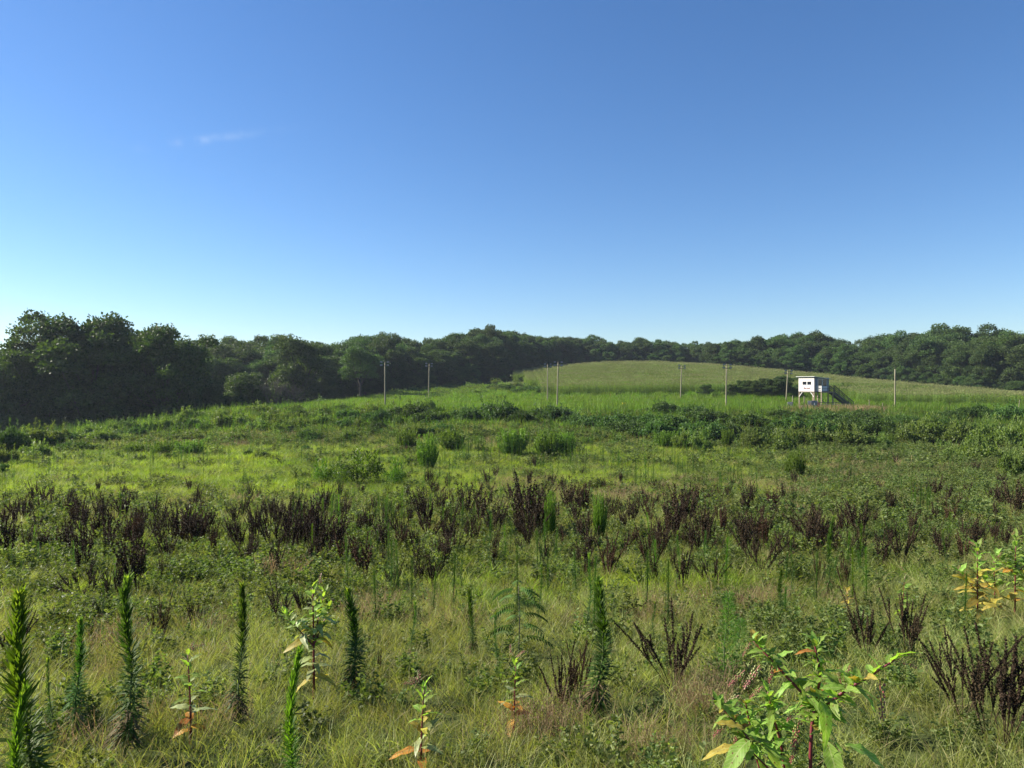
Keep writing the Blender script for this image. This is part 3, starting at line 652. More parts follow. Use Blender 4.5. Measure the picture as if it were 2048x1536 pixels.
for (u, r, w, h) in ((20, 905, 90, 55), (60, 890, 60, 30), (95, 892, 90, 36), (130, 884, 60, 24), (10, 930, 70, 30), (75, 915, 80, 26), (160, 900, 80, 22), (210, 884, 70, 24), (330, 838, 60, 20), (380, 842, 60, 22), (430, 836, 60, 18), (480, 850, 60, 20), (540, 842, 70, 20), (600, 838, 60, 22), (570, 866, 60, 22), (520, 860, 60, 20), (640, 850, 60, 20), (300, 862, 60, 18), (350, 866, 60, 18), (420, 862, 60, 20), (640, 828, 50, 16), (690, 822, 50, 14), (590, 824, 60, 14), (250, 872, 60, 18), (480, 880, 50, 16), (700, 880, 50, 20)):
    shrub(u, r + 2, w, h, 'pale' if rng.uniform() < .75 else 'dark', 'green shrub on weedy bank', G3)
G4 = 'bushes scattered in the rough field left of the corn'
for k in range(34):
    u = rng.uniform(760, 1125); D = rng.uniform(168, 226)
    if D > tree_front(u) - 9: D = tree_front(u) - rng.uniform(9, 20)
    p = PD(u, D); r_ = HOR - F * p[2] / D; s = rng.uniform(.8, 2.0)
    me = SH['pale' if rng.uniform() < .6 else 'dark'][rng.integers(0, 4)]
    auto(tag(obj('shrub', me, None, p, (0, 0, rng.uniform(0, 6)), (s * 1.3, s * 1.3, s)), 'x', 'shrub', G4), 'low bush in rough field', u, -D)
for (u, D, s, lab) in ((1052, 172, 2.3, 'dark round bush at the lower left corner of the corn field'), (1080, 170, 2.0, 'dark bush just left of the pair of close light poles, next to the round one'), (1700, 163, 2.4, 'dark bush in the dip of the corn just right of the stairs'), (1735, 165, 1.5, 'low dark bush in the dip of the corn, second from the stairs'), (1775, 166, 1.7, 'low dark bush in the dip of the corn left of the bare pole'), (1830, 172, 1.9, 'dark bush in the corn right of the bare pole'), (870, 160, 1.4, 'small dark bush at the foot of the second light pole'), (640, 150, 2.5, 'wide shaded bush left of the first light pole behind the bank')):
    p = PD(u, D); tag(obj('shrub', SH['dark'][rng.integers(0, 4)], None, p, (0, 0, u), (s * 1.3, s * 1.3, s)), lab, 'shrub')
for k in range(34):
    u = rng.uniform(170, 860); top_ = np.interp(u, [150, 400, 520, 860], [868, 838, 822, 818]); r = rng.uniform(top_, 884)
    shrub(u, r, rng.uniform(30, 75), rng.uniform(14, 28), 'pale' if rng.uniform() < .6 else 'dark', 'green shrub on weedy bank', G3)
# small dark shrubs in the lime meadow
for k, (u, r, w, h) in enumerate(((65, 930, 36, 20), (110, 925, 36, 22), (150, 925, 40, 20), (180, 920, 24, 18), (245, 918, 14, 16), (285, 922, 26, 20), (340, 920, 36, 26), (345, 915, 24, 20), (525, 918, 36, 28), (495, 912, 24, 20), (615, 905, 30, 24), (640, 905, 22, 20), (0, 950, 40, 40))):
    shrub(u, r, w, h, 'small', 'small dark shrub in bright grass', 'small dark shrubs in the bright grass')
shrub(715, 972, 130, 62, 'fine', 'soft blue green feathery bush in the middle of the field', None, 'feathery_bush')
shrub(790, 975, 70, 52, 'fine', 'smaller feathery bush leaning on the right of the large feathery one', None, 'feathery_bush')
shrub(650, 965, 60, 40, 'fine', 'low feathery bush on the left of the large feathery one', None, 'feathery_bush')

# vase shaped clumps of upright weeds
def vase_mesh(n=120, R0=.55, H=1.0, mat='spike'):
    q, tn = [], []
    for i in range(n):
        a = rng.uniform(0, 6.28); s = rng.uniform(0, 1) ** .6; b = np.array([math.cos(a), math.sin(a), 0]) * s * .16
        o = np.array([math.cos(a), math.sin(a), 0]) * s * (R0 - .16); h = H * rng.uniform(.42, 1.1) * (1 - .2 * s * rng.uniform(0, 2))
        m = 60; t = rng.uniform(.12, 1, m)
        pt = b + np.outer(t, [0, 0, h]) + o * (np.sin(t * 1.5) ** .8)[:, None] + rng.normal(size=(m, 3)) * .008
        q.append(leaves(pt, ringdir(m) * .8 + up(m) * rng.uniform(.6, 2, m)[:, None], .06, .018, segs=1, prof='flat')); tn.append(rng.uniform(0, 1, m) * .6 + .4 * t)
    return mesh_quads('upright_weed_clump', cat_(*q), cat_(*tn), [M[mat]])
VM = [vase_mesh() for _ in range(3)]
def vase(u, r, w, h, label, group=None):
    p = P(u, r); s = p[1] / F
    return tag(obj('upright_weed_clump', VM[rng.integers(0, 3)], None, p, (0, 0, rng.uniform(0, 6)), (w * s / 1.1, w * s / 1.1, h * s)), label, 'weed', group)
for (u, r, w, h, lab) in ((855, 942, 46, 72, 'tall rounded clump of upright green weeds nearest the camera, centre left'), (905, 905, 60, 52, 'dark green upright weed clump right behind the nearest tall one'), (812, 903, 44, 46, 'yellow green upright weed clump left of the nearest tall one'), (1026, 912, 66, 58, 'broad vase shaped weed clump below the close pair of light poles'), (1096, 915, 60, 56, 'yellow green vase shaped clump with dry brown lower leaves'), (1130, 910, 44, 48, 'darker green clump on the right of the brown footed yellow one'), (1330, 898, 50, 38, 'bright rounded weed clump in front of the dark brambles'), (1455, 898, 26, 42, 'small pointed yellow green weed clump in front of the brambles'), (1785, 894, 22, 26, 'small upright tuft between the pale shrubs on the right'), (1100, 1085, 24, 100, 'upright green clump among the brown docks left of centre right'), (1200, 1085, 30, 95, 'upright green clump among the brown docks with fanned stems'), (1590, 960, 40, 60, 'dark green upright clump beside brown docks on the right'), (380, 912, 60, 34, 'dark green row of upright stems in front of the left bank'), (325, 912, 50, 32, 'left part of the row of upright stems below the left bank'), (270, 908, 50, 24, 'lower tuft at the left end of the upright stem row'), (255, 838, 40, 30, 'dark feathery clump on the top of the left bank'), (430, 826, 34, 24, 'dark green upright tuft on the crest of the left bank')):
    vase(u, r, w, h, lab)

# ---------------------------------------------------------------- horseweed
def horse_full(bright=False, n=820, L0=.115, w=.013):
    mat = 'horse_b' if bright else 'horse'
    q, tn, t = spike_leaves(1.0, n, L0, w)
    A, B, ph_ = rng.normal() * .06, rng.uniform(.012, .03), rng.uniform(0, 6)
    def bend_(v):
        v = v.copy(); z = np.clip(v[..., 2], 0, 1.1); v[..., 0] += A * z * z + B * np.sin(z * 7 + ph_); v[..., 1] += B * np.cos(z * 6 + ph_) - B * math.cos(ph_); return v
    br = []
    for _k in range(int(rng.integers(1, 3))):
        f = rng.uniform(.62, .9); a_ = rng.uniform(0, 6.28); bl = rng.uniform(.06, .14) * (1.25 - f); m_ = 40
        bd = np.array([math.cos(a_) * .55, math.sin(a_) * .55, 1.0]); tb = rng.uniform(.15, 1, m_)
        bp = np.array([0, 0, f]) + bd * (tb * bl)[:, None]; ob = ringdir(m_)
        br.append(leaves(bp, ob * .7 + up(m_) * 1.2, L0 * .38 * rng.uniform(.6, 1.1, m_), w * .65, ob * .15, segs=2))
    keep = rng.uniform(0, 1, n) < .88; kk = np.repeat(keep, 2); q, tn = bend_(q[kk]), tn[kk]
    dead = np.repeat((t[keep] < .28) & (rng.uniform(size=keep.sum()) < .55), 2)
    brq = bend_(cat_(*br)); q = cat_(q, brq); tn = cat_(tn, rng.uniform(.3, 1, len(brq))); dead = cat_(dead.astype(int), np.zeros(len(brq), int))
    fol = mesh_quads('leaves', q, tn, [M[mat], M['deadleaf']], dead)
    k = 46; o = ringdir(k); q2 = leaves(np.stack([np.zeros(k), np.zeros(k), rng.uniform(.95, 1.0, k)], 1), o * .45 + up(k) * 1.1, rng.uniform(.03, .055, k), .006, o * .2, segs=2)
    tip = mesh_quads('growing_tip', bend_(q2), np.repeat(rng.uniform(0, 1, k), 2), [M['tip']])
    zz = np.linspace(0, 1, 7); st = tube(np.stack([.004 * np.sin(zz * 5), .004 * np.cos(zz * 4), zz], 1), np.linspace(.007, .003, 7), 6)
    return mesh_quads('stem', bend_(st), None, [M['stem']]), fol, tip
M['deadleaf'] = leaf_mat('withered_leaves', (.10, .075, .035), (.20, .16, .08), .25, .8)
HF = [horse_full(False) for _ in range(6)]; HB = [horse_full(True, 900, .11, .014) for _ in range(2)]; HL = [horse_full(False, 420, .085, .010)]
def horse(u, row, top, label, kind='f', wide=1.0, lean=0.0, D=None):
    p = P(u, row) if D is None else PD(u, D); h = -(top - HOR) / F * p[1] - p[2]
    v = {'f': HF, 'b': HB, 'l': HL}[kind]; v = v[rng.integers(0, len(v))]
    # lateral scale follows the real leaf size, not the height alone
    r = thing('horseweed', label, 'weed', p, (rng.normal() * .03, lean, rng.uniform(0, 6.28)), (wide * (.5 + .4 * h), wide * (.5 + .4 * h), h), 'tall horseweeds near the camera')
    for nm, me in zip(('stem', 'leaves', 'growing_tip'), v): obj(nm, me, r)
    return r
horse(42, 0, 1200, 'very near bright green horseweed cut by the lower left corner', 'b', 1.35, D=2.9)
horse(585, 0, 1305, 'very near bright horseweed rising from the bottom edge left of centre', 'b', .75, D=3.1)
horse(30, 0, 1385, 'short bright second shoot in front of the corner horseweed', 'b', .8, D=2.8)
horse(103, 1500, 1318, 'thin dark horseweed just right of the bright corner one', 'l', .7)
horse(155, 1485, 1240, 'dark horseweed with silvery lower leaves near the left corner', 'f', 1.0)
horse(255, 1525, 1155, 'tallest dark horseweed at the left, light tip against the weeds', 'f', 1.1)
horse(480, 1468, 1172, 'tall straight horseweed between the two red stemmed plants at the left', 'f', .95)
horse(705, 1400, 1178, 'bushy topped horseweed just right of the tall pale leaved pokeweed', 'f', 1.35)
horse(828, 1322, 1205, 'short dark horseweed with one yellow leaf left of centre', 'l', .9)
horse(943, 1320, 1180, 'slender horseweed with spreading lower leaves at centre', 'f', .9)
horse(990, 1350, 1225, 'dark narrow horseweed beside the small sapling at centre', 'l', .7)
horse(1192, 1450, 1165, 'big glossy horseweed right of centre beside dark docks', 'f', 1.35)
horse(1178, 1290, 1110, 'thin taller horseweed directly behind the glossy one', 'l', .8)
horse(1355, 1190, 1065, 'thin green horseweed above the fanned dock clump', 'l', .8)
horse(1310, 1300, 1205, 'short horseweed rising behind the fanned dock stalks', 'l', .8)
horse(1562, 1245, 1140, 'left one of two dark horseweeds close together', 'f', .9)
horse(1577, 1215, 1075, 'right taller one of two dark horseweeds close together', 'l', .9)
horse(1655, 1205, 1035, 'tall bright green horseweed with pale tip on the right', 'f', .95)
horse(1885, 1160, 1060, 'dark horseweed left of the yellow leaved pokeweed at the right', 'l', .9)
horse(910, 1225, 1180, 'small thin horseweed at centre in front of yellow grass', 'l', .8)
horse(925, 1190, 1115, 'thin horseweed behind the small one in the yellow grass', 'l', .7)
horse(1080, 1260, 1130, 'thin horseweed standing over the small sapling', 'l', .7)
horse(208, 1250, 1165, 'short thin horseweed left of the tallest dark one', 'l', .7)
horse(245, 1110, 985, 'single tall thin green spike between brown clumps at the left', 'l', .8)
# feathery dogfennel
def fennel():
    q, tn = [], []
    n = 1500; t = rng.uniform(0.02, 1, n); a = rng.uniform(0, 6.28, n); o = ringdir(n, a); r = .14 * (1 - .75 * t) * rng.uniform(.1, 1, n)
    pt = o * r[:, None] + np.outer(t, [0, 0, 1.]); q.append(leaves(pt, o + up(n) * rng.uniform(.5, 1.8, n)[:, None] + rng.normal(size=(n, 3)) * .4, rng.uniform(.02, .045, n), .003, segs=1, prof='flat')); tn.append(rng.uniform(0, 1, n))
    return mesh_quads('leaves', cat_(*q), cat_(*tn), [M['feather']])
fl = fennel()
for (u, r, tp, lab, w) in ((1455, 1392, 1188, 'feathery soft green dogfennel left of the large berry plant', 1.0), (1480, 1330, 1240, 'small feathery shoot behind the dogfennel', 1.0)):
    p = P(u, r); h = -(tp - HOR) / F * p[1] - p[2]
    t = thing('feathery_weed', lab, 'weed', p, (0, .03, 1), (w, w, h)); obj('leaves', fl, t); obj('stem', HF[0][0], t)

def spike_small(n=120, h=1.0, L0=.105, w=.022, mat='spike', asc=(.6, 1.6)):
    q, tn, _ = spike_leaves(h, n, L0, w, segs=1, low=.12, asc=asc, taper=.6)
    st = leaves(np.zeros((2, 3)), up(2), h, .012, segs=1, prof='flat', side=np.array([[1., 0, 0], [0, 1., 0]]))
    return mesh_quads('horseweed', cat_(q, st), cat_(tn, [.3, .3]), [M[mat]])
SP = [spike_small() for _ in range(3)] + [spike_small(mat='horse') for _ in range(3)]
SPN = [spike_small(420, 1.0, .12, .017, 'horse_b' if i == 1 else 'horse', (.3, 1.1)) for i in range(4)]
def small_spike(u, row, h, label, group, w=1.0):
    p = P(u, row); s = .6 + .4 * h
    auto(tag(obj('horseweed', (SPN[rng.integers(0, 4)] if p[1] < 22 else SP[rng.integers(0, 6)]), None, p, (rng.normal() * .04, rng.normal() * .04, rng.uniform(0, 6.28)), (s * w, s * w, h)), label, 'weed', group), label, u, row)
for (u, r, tp, lab) in ((98, 990, 915, 'tall dark single spike in the bright grass, left'), (168, 952, 905, 'thin spike with a dark head in the bright grass'), (210, 975, 930, 'short dark spike right of the dark headed one'), (10, 985, 930, 'leftmost spike at the edge of the bright grass'), (28, 990, 920, 'second spike at the left edge of the bright grass'), (85, 935, 885, 'feathery dark spike behind the small shrubs at the left'), (125, 940, 895, 'thin spike among the small shrubs at the left'), (362, 930, 890, 'spike at the right end of the upright stem row'), (407, 938, 898, 'thin spike just right of the upright stem row'), (445, 935, 890, 'lone thin spike in the bright grass'), (716, 960, 868, 'tall spike rising out of the feathery bush'), (515, 935, 900, 'spike beside the dark shrub in the bright grass'), (1290, 940, 885, 'dark spike right of the brown footed clump')):
    p = P(u, r); h = -(tp - HOR) / F * p[1] - p[2]
    tag(obj('horseweed', SP[3 + rng.integers(0, 3)], None, p, (0, 0, u), (1.6, 1.6, h)), lab, 'weed')
def spikes(n, u0, u1, r0, r1, h0, h1, label, group, w=1.0, clump=.5, taper=None):
    k = 0; cu, cr = rng.uniform(u0, u1), rng.uniform(r0, r1)
    while k < n:
        if rng.uniform() > clump: cu, cr = rng.uniform(u0, u1), rng.uniform(r0, r1)
        u, r = cu + rng.normal() * 14, cr + rng.normal() * 3
        small_spike(u, np.clip(r, r0, r1), rng.uniform(h0, h1), label, group, w); k += 1
spikes(80, 850, 1500, 905, 985, .8, 1.6, 'thin green spike weed', 'thin green spikes across the centre of the field', 2.0)
spikes(60, 1420, 2020, 930, 1030, .6, 1.2, 'thin spike among docks', 'thin green spikes on the right', 1.7)
spikes(55, 480, 1150, 985, 1090, .7, 1.2, 'thin green spike between docks', 'thin green spikes among the docks', 1.4)
spikes(34, 780, 1160, 900, 935, 1.0, 2.0, 'tall spike beside upright clumps', 'tall spikes round the upright clumps', 2.2, .3)
spikes(24, 0, 700, 905, 1000, .7, 1.3, 'thin spike in bright grass', 'thin spikes in the left bright grass', 1.8, .3)
spikes(46, 450, 1950, 1110, 1290, .45, .95, 'short thin green spike', 'short thin spikes in the near grass', 1.3, .25)
spikes(20, 0, 480, 1040, 1200, .4, .7, 'small green spike by docks', 'thin spikes among the left docks', .8, .2)
# the rest of the spikes, far too many and too small to tell apart, on and below the bank
def d_sp(x, y, u, row):
    m = blobs(u, row, [(230, 870, 200, 22, .8), (450, 880, 250, 18, .6), (650, 860, 180, 30, .8), (1050, 895, 350, 14, .9), (850, 925, 110, 16, .8), (1080, 930, 300, 16, .5), (400, 925, 400, 20, .5), (1000, 1000, 900, 30, .35), (1600, 960, 400, 30, .5), (1500, 905, 300, 12, .5), (1900, 850, 150, 25, .7), (600, 900, 300, 10, .5), (850, 875, 300, 14, .7)])
    m = np.maximum(m, .55 * (y > 82) * (y < 110) * (u < 800)); m = np.maximum(m, .3 * (y > 88) * (y < 110))
    return np.clip(m * (.6 + .9 * fbm(x, y, .35, 8)), 0, 1)
field([(48, 80, 1.2, 2.0, 1.2), (80, 110, 2.6, 2.6, 1.35)], d_sp, SP, 'horseweed_stand', ('dense far stand of upright green weeds covering the bank', 'weeds'), 1.0, tilt=.05)
def d_bank(x, y, u, row): return np.clip(sm(70, 82, y) * (1 - sm(103, 109, y)) * (.55 + .7 * fbm(x, y, .3, 9)), 0, 1)
bankw = [weedtuft(M['shrub_pale'], 14, .5, (.05, .09), 26, .35) for _ in range(3)] + [weedtuft(M['shrub'], 14, .45, (.05, .09), 26, .35)]
field([(70, 110, 1.3, 1.7, 1.3)], d_bank, bankw, 'bank_weeds', ('mixed leafy weeds matted over the slope of the bank', 'weeds'), 1.0)
field([(110, 150, .12, 1.6, 1.2), (165, 232, .55, 2.4, 1.6)], lambda x, y, u, row: np.where(y < 160, .6, (x < -2 + (y - 160) * -.12).astype(float) * (y < tree_front(u) - 3)), bankw, 'rough_field_weeds', ('mixed leafy weeds in the rough field left of the corn', 'weeds'), 1.0)
field([(100, 240, .35, 3.0, 1.8)], lambda x, y, u, row: (x < -44 + (y - 110) * -.0).astype(float) * .8, [bankw[3]], 'woodland_floor_weeds', ('shaded weeds on the low ground in front of the left wood', 'weeds'), 1.0)

# ---------------------------------------------------------------- docks
DK = [dock_mesh(1.0, int(rng.integers(6, 18)), int(rng.integers(60, 120)), .019, rng.uniform(.12, .38), red=(i % 4 == 2), lean=rng.normal() * .10) for i in range(14)]
DKJ = [joined('dried_dock', *d) for d in DK]
DKW = [dock_mesh(1.0, 11, 120, .018, .95) for _ in range(2)]; DKWJ = [joined('dried_dock', *d) for d in DKW]
DN = [dock_mesh(1.0, 9, 420, .0105, .42) for _ in range(2)] + [dock_mesh(1.0, 10, 420, .0105, .9)] + [dock_mesh(1.0, 10, 380, .0105, .35, red=True)]
def dock_near(u, row, top, label, v=0, w=1.0, lean=0.0):
    p = P(u, row); h = -(top - HOR) / F * p[1] - p[2]
    r = thing('dried_dock', label, 'weed', p, (0, lean, rng.uniform(0, 6.28)), (h * w, h * w, h), 'dried docks near the camera')
    obj('seed_stalk', DN[v][0], r); obj('seed_head', DN[v][1], r); return r
dock_near(1120, 1440, 1275, 'near black brown dock left of the big glossy horseweed', 0, .8)
dock_near(1155, 1420, 1270, 'near reddish dock touching the glossy horseweed', 3, .7)
dock_near(1350, 1385, 1195, 'near fanned dark dock with stalks leaning both ways, right of centre', 2, 1.0)
dock_near(1735, 1330, 1175, 'black dock behind the right branch of the berry plant', 0, .9)
dock_near(1815, 1330, 1165, 'dense black dock above the berry plant, tallest point of its group', 1, .9)
dock_near(1925, 1440, 1225, 'large black dock near the right edge with upright stalks', 2, .8)
dock_near(2010, 1500, 1240, 'black dock at the lower right corner', 1, 1.0)
dock_near(1975, 1480, 1250, 'black dock just left of the lower right corner one', 0, .9)
dock_near(170, 1200, 1110, 'low sprawling black dock with stalks leaning left', 2, 1.3, -.35)
dock_near(225, 1210, 1115, 'black dock leaning left right beside the sprawling one', 0, 1.0, -.25)
dock_near(20, 1330, 1200, 'dark dock at the left edge behind the bright corner horseweed', 1, 1.0)
dock_near(560, 1255, 1160, 'dark brown dock left of the tall pale leaved pokeweed', 0, 1.1)
dock_near(610, 1240, 1165, 'dark brown dock just behind the tall pale leaved pokeweed', 1, 1.0)
dock_near(320, 1290, 1190, 'reddish brown thin dock right of the tallest dark horseweed', 3, .8)
dock_near(390, 1270, 1180, 'thin dark dock left of the tall straight horseweed', 0, .7)
dock_near(785, 1190, 1110, 'upright dark dock in the grass left of centre', 0, .9)
dock_near(865, 1180, 1100, 'dark dock with a green spike at centre', 0, 1.0)
dock_near(760, 1360, 1285, 'single stalked small brown dock at centre left', 3, .35)
dock_near(1215, 1165, 1060, 'tall reddish brown dock in front of yellow grass right of centre', 3, 1.1)
dock_near(1300, 1150, 1040, 'dark reddish dock right of the tall reddish brown one', 3, .9)
dock_near(1425, 1180, 1090, 'dark wiry dock in yellow grass right of the thin horseweed', 2, .8)
dock_near(1520, 1155, 1040, 'wide fanned dark dock standing in yellow grass on the right', 2, 1.0)
dock_near(1640, 1180, 1095, 'thin reddish dock left of the tall bright horseweed', 3, .6)
dock_near(1800, 1140, 1030, 'dark dock in the brown band above the near right docks', 1, .9)
dock_near(1690, 1190, 1100, 'thin brown dock right of the tall bright horseweed', 3, .6)
def dock(u, row, h, label, group, wide=False, w=1.0):
    p = P(u, row); me = (DKWJ if wide else DKJ)[rng.integers(0, 2 if wide else 14)]
    auto(tag(obj('dried_dock', me, None, p, (rng.normal() * .05, rng.normal() * .05, rng.uniform(0, 6.28)), (h * w, h * w, h)), label, 'weed', group), label, u, row)
G5 = 'dried brown dock clumps across the field'
lab5 = 'dried brown dock clump'
for (u, r, tp) in ((385, 1105, 1038), (370, 1085, 1030), (265, 1110, 1050), (150, 1130, 1062), (175, 1128, 1065), (85, 1118, 1060), (110, 1110, 1060), (50, 1048, 1010), (82, 1038, 995), (155, 1028, 998), (195, 1060, 1000), (245, 1040, 1000), (255, 1100, 1040), (310, 1085, 1035), (335, 1130, 1060), (320, 1060, 1010), (680, 1120, 1030), (660, 1118, 1040), (600, 1060, 1010), (560, 1060, 1010), (500, 1010, 975), (510, 1090, 1030), (470, 1090, 1040), (400, 1010, 980), (395, 1100, 1040), (875, 1000, 965), (960, 1060, 980), (930, 1050, 970), (1040, 1080, 990), (1075, 1085, 985), (1055, 1070, 960), (900, 1100, 1040), (860, 1090, 1035), (780, 1060, 1020), (1070, 940, 915), (1165, 955, 935), (1150, 1030, 990), (1170, 1040, 985), (1260, 1060, 1000), (1300, 1050, 1000), (1355, 1055, 975), (1370, 1060, 980), (1345, 1090, 1000), (1490, 1040, 975), (1540, 1030, 980), (1440, 1015, 975), (1580, 1010, 980), (1725, 1090, 1012), (1690, 1080, 1020), (1640, 1100, 1045), (1625, 1105, 1040), (1720, 1005, 975), (1790, 1005, 985), (1850, 1000, 970), (1870, 1055, 1010), (1900, 1060, 1010), (1930, 1090, 1040), (1960, 1100, 1050), (1990, 1095, 1050), (2030, 1040, 960), (2010, 1030, 970), (1880, 1130, 1075), (1760, 1140, 1070), (1565, 905, 890), (1790, 935, 910), (1950, 950, 920), (2000, 980, 950)):
    p = P(u, r); h = -(tp - HOR) / F * p[1] - p[2]
    dock(u, r, h * 1.2, lab5, G5, w=1.1)
n = 0
while n < 205:
    u = rng.uniform(0, 2048); r = rng.normal(1074, 58)
    if not 958 < r < 1200: continue
    dens = .5 + .5 * math.exp(-((u - 1050) / 420) ** 2) + .3 * math.exp(-((u - 250) / 200) ** 2)
    if r > 1125: dens *= .4
    dens *= .3 + 1.2 * max(0, fbm(*(P(u, r)[:2]), .45, 7) + .25)
    if r < 990 and u < 700: continue
    if rng.uniform() > dens: continue
    D = P(u, r)[1]; h = rng.choice([.5, .7, .85, 1.0, 1.2], p=[.15, .25, .3, .2, .1]) * rng.uniform(.85, 1.1) * (1.0 if D < 25 else 1.1)
    dock(u, r, h, lab5, G5, wide=rng.uniform() < .15, w=rng.uniform(.6, 1.1)); n += 1

# the many smaller docks between them
_pts = []
while len(_pts) < 290:
    u = rng.uniform(-60, 2100); r = rng.normal(1050, 60)
    if not 955 < r < 1185 or (r < 985 and u < 700) or rng.uniform() > .45 + .55 * math.exp(-((u - 950) / 500) ** 2): continue
    _pts.append(P(u, r))
_pts = np.array(_pts); _n = len(_pts); _h = rng.uniform(.35, .9, _n) * np.interp(_pts[:, 1], [10, 30], [.8, 1.15])
scatter('small_dried_docks', ('small dried brown docks filling in between the larger clumps', 'weeds'), DKJ, _pts, np.stack([rng.normal(0, .06, _n), rng.normal(0, .06, _n), rng.uniform(0, 6.28, _n)], 1), np.stack([_h * .8, _h * .8, _h], 1), rng.integers(0, 14, _n))
# ---------------------------------------------------------------- pokeweeds
def leaf_mesh(mat, L=1.0, w=.42, droop=.5, fold=.25, wav=.02):
    seg = 9; ts = np.linspace(0, 1, seg + 1); q = []; tn = []
    wd = w * np.sin(np.pi * ts ** .85) ** .85 * .5; wd[0] = .01; wd[-1] = .002
    zc = .10 * ts - droop * ts ** 2
    for s in (-1, 1):
        for (f0, f1) in ((0, .5), (.5, 1)):
            for k in range(seg):
                def pt(i, f):
                    return [ts[i] * (1 - .12 * droop), s * wd[i] * f, zc[i] + fold * wd[i] * f * (1.2 - .4 * f) + wav * math.sin(i * 2.2 + s) * f]
                a, b, c, d = pt(k, f0), pt(k + 1, f0), pt(k + 1, f1), pt(k, f1)
                q.append([a, b, c, d] if s > 0 else [a, d, c, b]); tn.append(.25 + .5 * ((k + (f0 > 0)) % 2))
    return weld(mesh_quads('leaf', np.array(q), np.full(len(q), .5), [M[mat]]))
def veins(m):
    t = m.node_tree; N = t.nodes; L = t.links; hs = next(n for n in N if n.type == 'HUE_SAT'); src = hs.inputs['Color'].links[0].from_socket
    tc = N.new('ShaderNodeTexCoord'); sp = N.new('ShaderNodeSeparateXYZ'); L.new(tc.outputs['Object'], sp.inputs[0])
    def ma(op, a, b):
        n = N.new('ShaderNodeMath'); n.operation = op
        for k, v in enumerate((a, b)):
            if isinstance(v, (int, float)): n.inputs[k].default_value = v
            elif v is not None: L.new(v, n.inputs[k])
        return n.outputs[0]
    ay = ma('ABSOLUTE', sp.outputs['Y'], None); w = ma('SINE', ma('MULTIPLY', ma('SUBTRACT', sp.outputs['X'], ma('MULTIPLY', ay, 1.1)), 75.0), None)
    v = ma('MAXIMUM', ma('MULTIPLY', ma('GREATER_THAN', w, .8), .35), ma('MULTIPLY', ma('LESS_THAN', ay, .012), .55))
    no = N.new('ShaderNodeTexNoise'); no.inputs['Scale'].default_value = 5; L.new(tc.outputs['Object'], no.inputs['Vector'])
    mx = N.new('ShaderNodeMix'); mx.data_type = 'RGBA'; mx.inputs[7].default_value = (.42, .46, .20, 1); L.new(v, mx.inputs[0]); L.new(src, mx.inputs[6])
    m2 = N.new('ShaderNodeMix'); m2.data_type = 'RGBA'; m2.blend_type = 'MULTIPLY'; m2.inputs[0].default_value = .6; L.new(mx.outputs[2], m2.inputs[6])
    mr = N.new('ShaderNodeMapRange'); mr.inputs[1].default_value = .3; mr.inputs[2].default_value = .7; mr.inputs[3].default_value = .6; mr.inputs[4].default_value = 1.3; L.new(no.outputs['Fac'], mr.inputs[0])
    cb = N.new('ShaderNodeCombineColor'); [L.new(mr.outputs[0], cb.inputs[k]) for k in range(3)]; L.new(cb.outputs[0], m2.inputs[7]); 
    n2 = N.new('ShaderNodeTexNoise'); n2.inputs['Scale'].default_value = 16; n2.inputs['Detail'].default_value = 3; L.new(tc.outputs['Object'], n2.inputs['Vector'])
    m3 = N.new('ShaderNodeMix'); m3.data_type = 'RGBA'; m3.inputs[7].default_value = (.13, .07, .025, 1); L.new(ma('GREATER_THAN', n2.outputs['Fac'], .67), m3.inputs[0]); L.new(m2.outputs[2], m3.inputs[6]); L.new(m3.outputs[2], hs.inputs['Color'])
for k_ in ('pokeg', 'pokey', 'pokeo', 'pokep'): veins(M[k_])
LM = {c: [leaf_mesh(m, w=.37, wav=.035, droop=dr, fold=fo) for dr, fo in ((.25, .35), (.55, .25), (.9, .15))] for c, m in (('g', 'pokeg'), ('y', 'pokey'), ('o', 'pokeo'), ('p', 'pokep'))}
def sphere_pts(c, r):
    a = np.linspace(0, 2 * np.pi, 6, endpoint=False); q = []
    lat = [-1.57, -.6, .6, 1.57]
    for i in range(3):
        for j in range(6):
            def pp(l, k): return [c[0] + r * math.cos(l) * math.cos(a[k % 6]), c[1] + r * math.cos(l) * math.sin(a[k % 6]), c[2] + r * math.sin(l)]
            q.append([pp(lat[i], j), pp(lat[i], j + 1), pp(lat[i + 1], j + 1), pp(lat[i + 1], j)])
    return q
def raceme_mesh(n=38, L=.11, rb=.0042):
    q = []; mi = []
    zz = np.linspace(0, 1, 6); st = tube(np.stack([zz * 0, .012 * np.sin(zz * 2), -zz * L], 1), .0016, 4, False); q += st.tolist(); mi += [1] * len(st)
    for i in range(n):
        t = .12 + .88 * i / n; a = i * 2.4; r = .0125 * (1 - .5 * t); s = sphere_pts([math.cos(a) * r, math.sin(a) * r + .012 * math.sin(t * 2), -t * L], rb * (1.1 - .5 * t)); q += s; mi += [0 if rng.uniform() < .6 else 1] * len(s)
    return mesh_quads('berry_cluster', np.array(q), None, [M['berry'], M['berry_p']], mi)
RM = [raceme_mesh(), raceme_mesh(30, .08, .004)]
def add_leaf(parent, p, az, el, L, c, k=None, wf=1.0):
    k = rng.integers(0, 3) if k is None else k
    o = obj('leaf', LM[c][k], parent, p, (rng.normal() * .35, -el, az), (L, L * wf, L)); return o
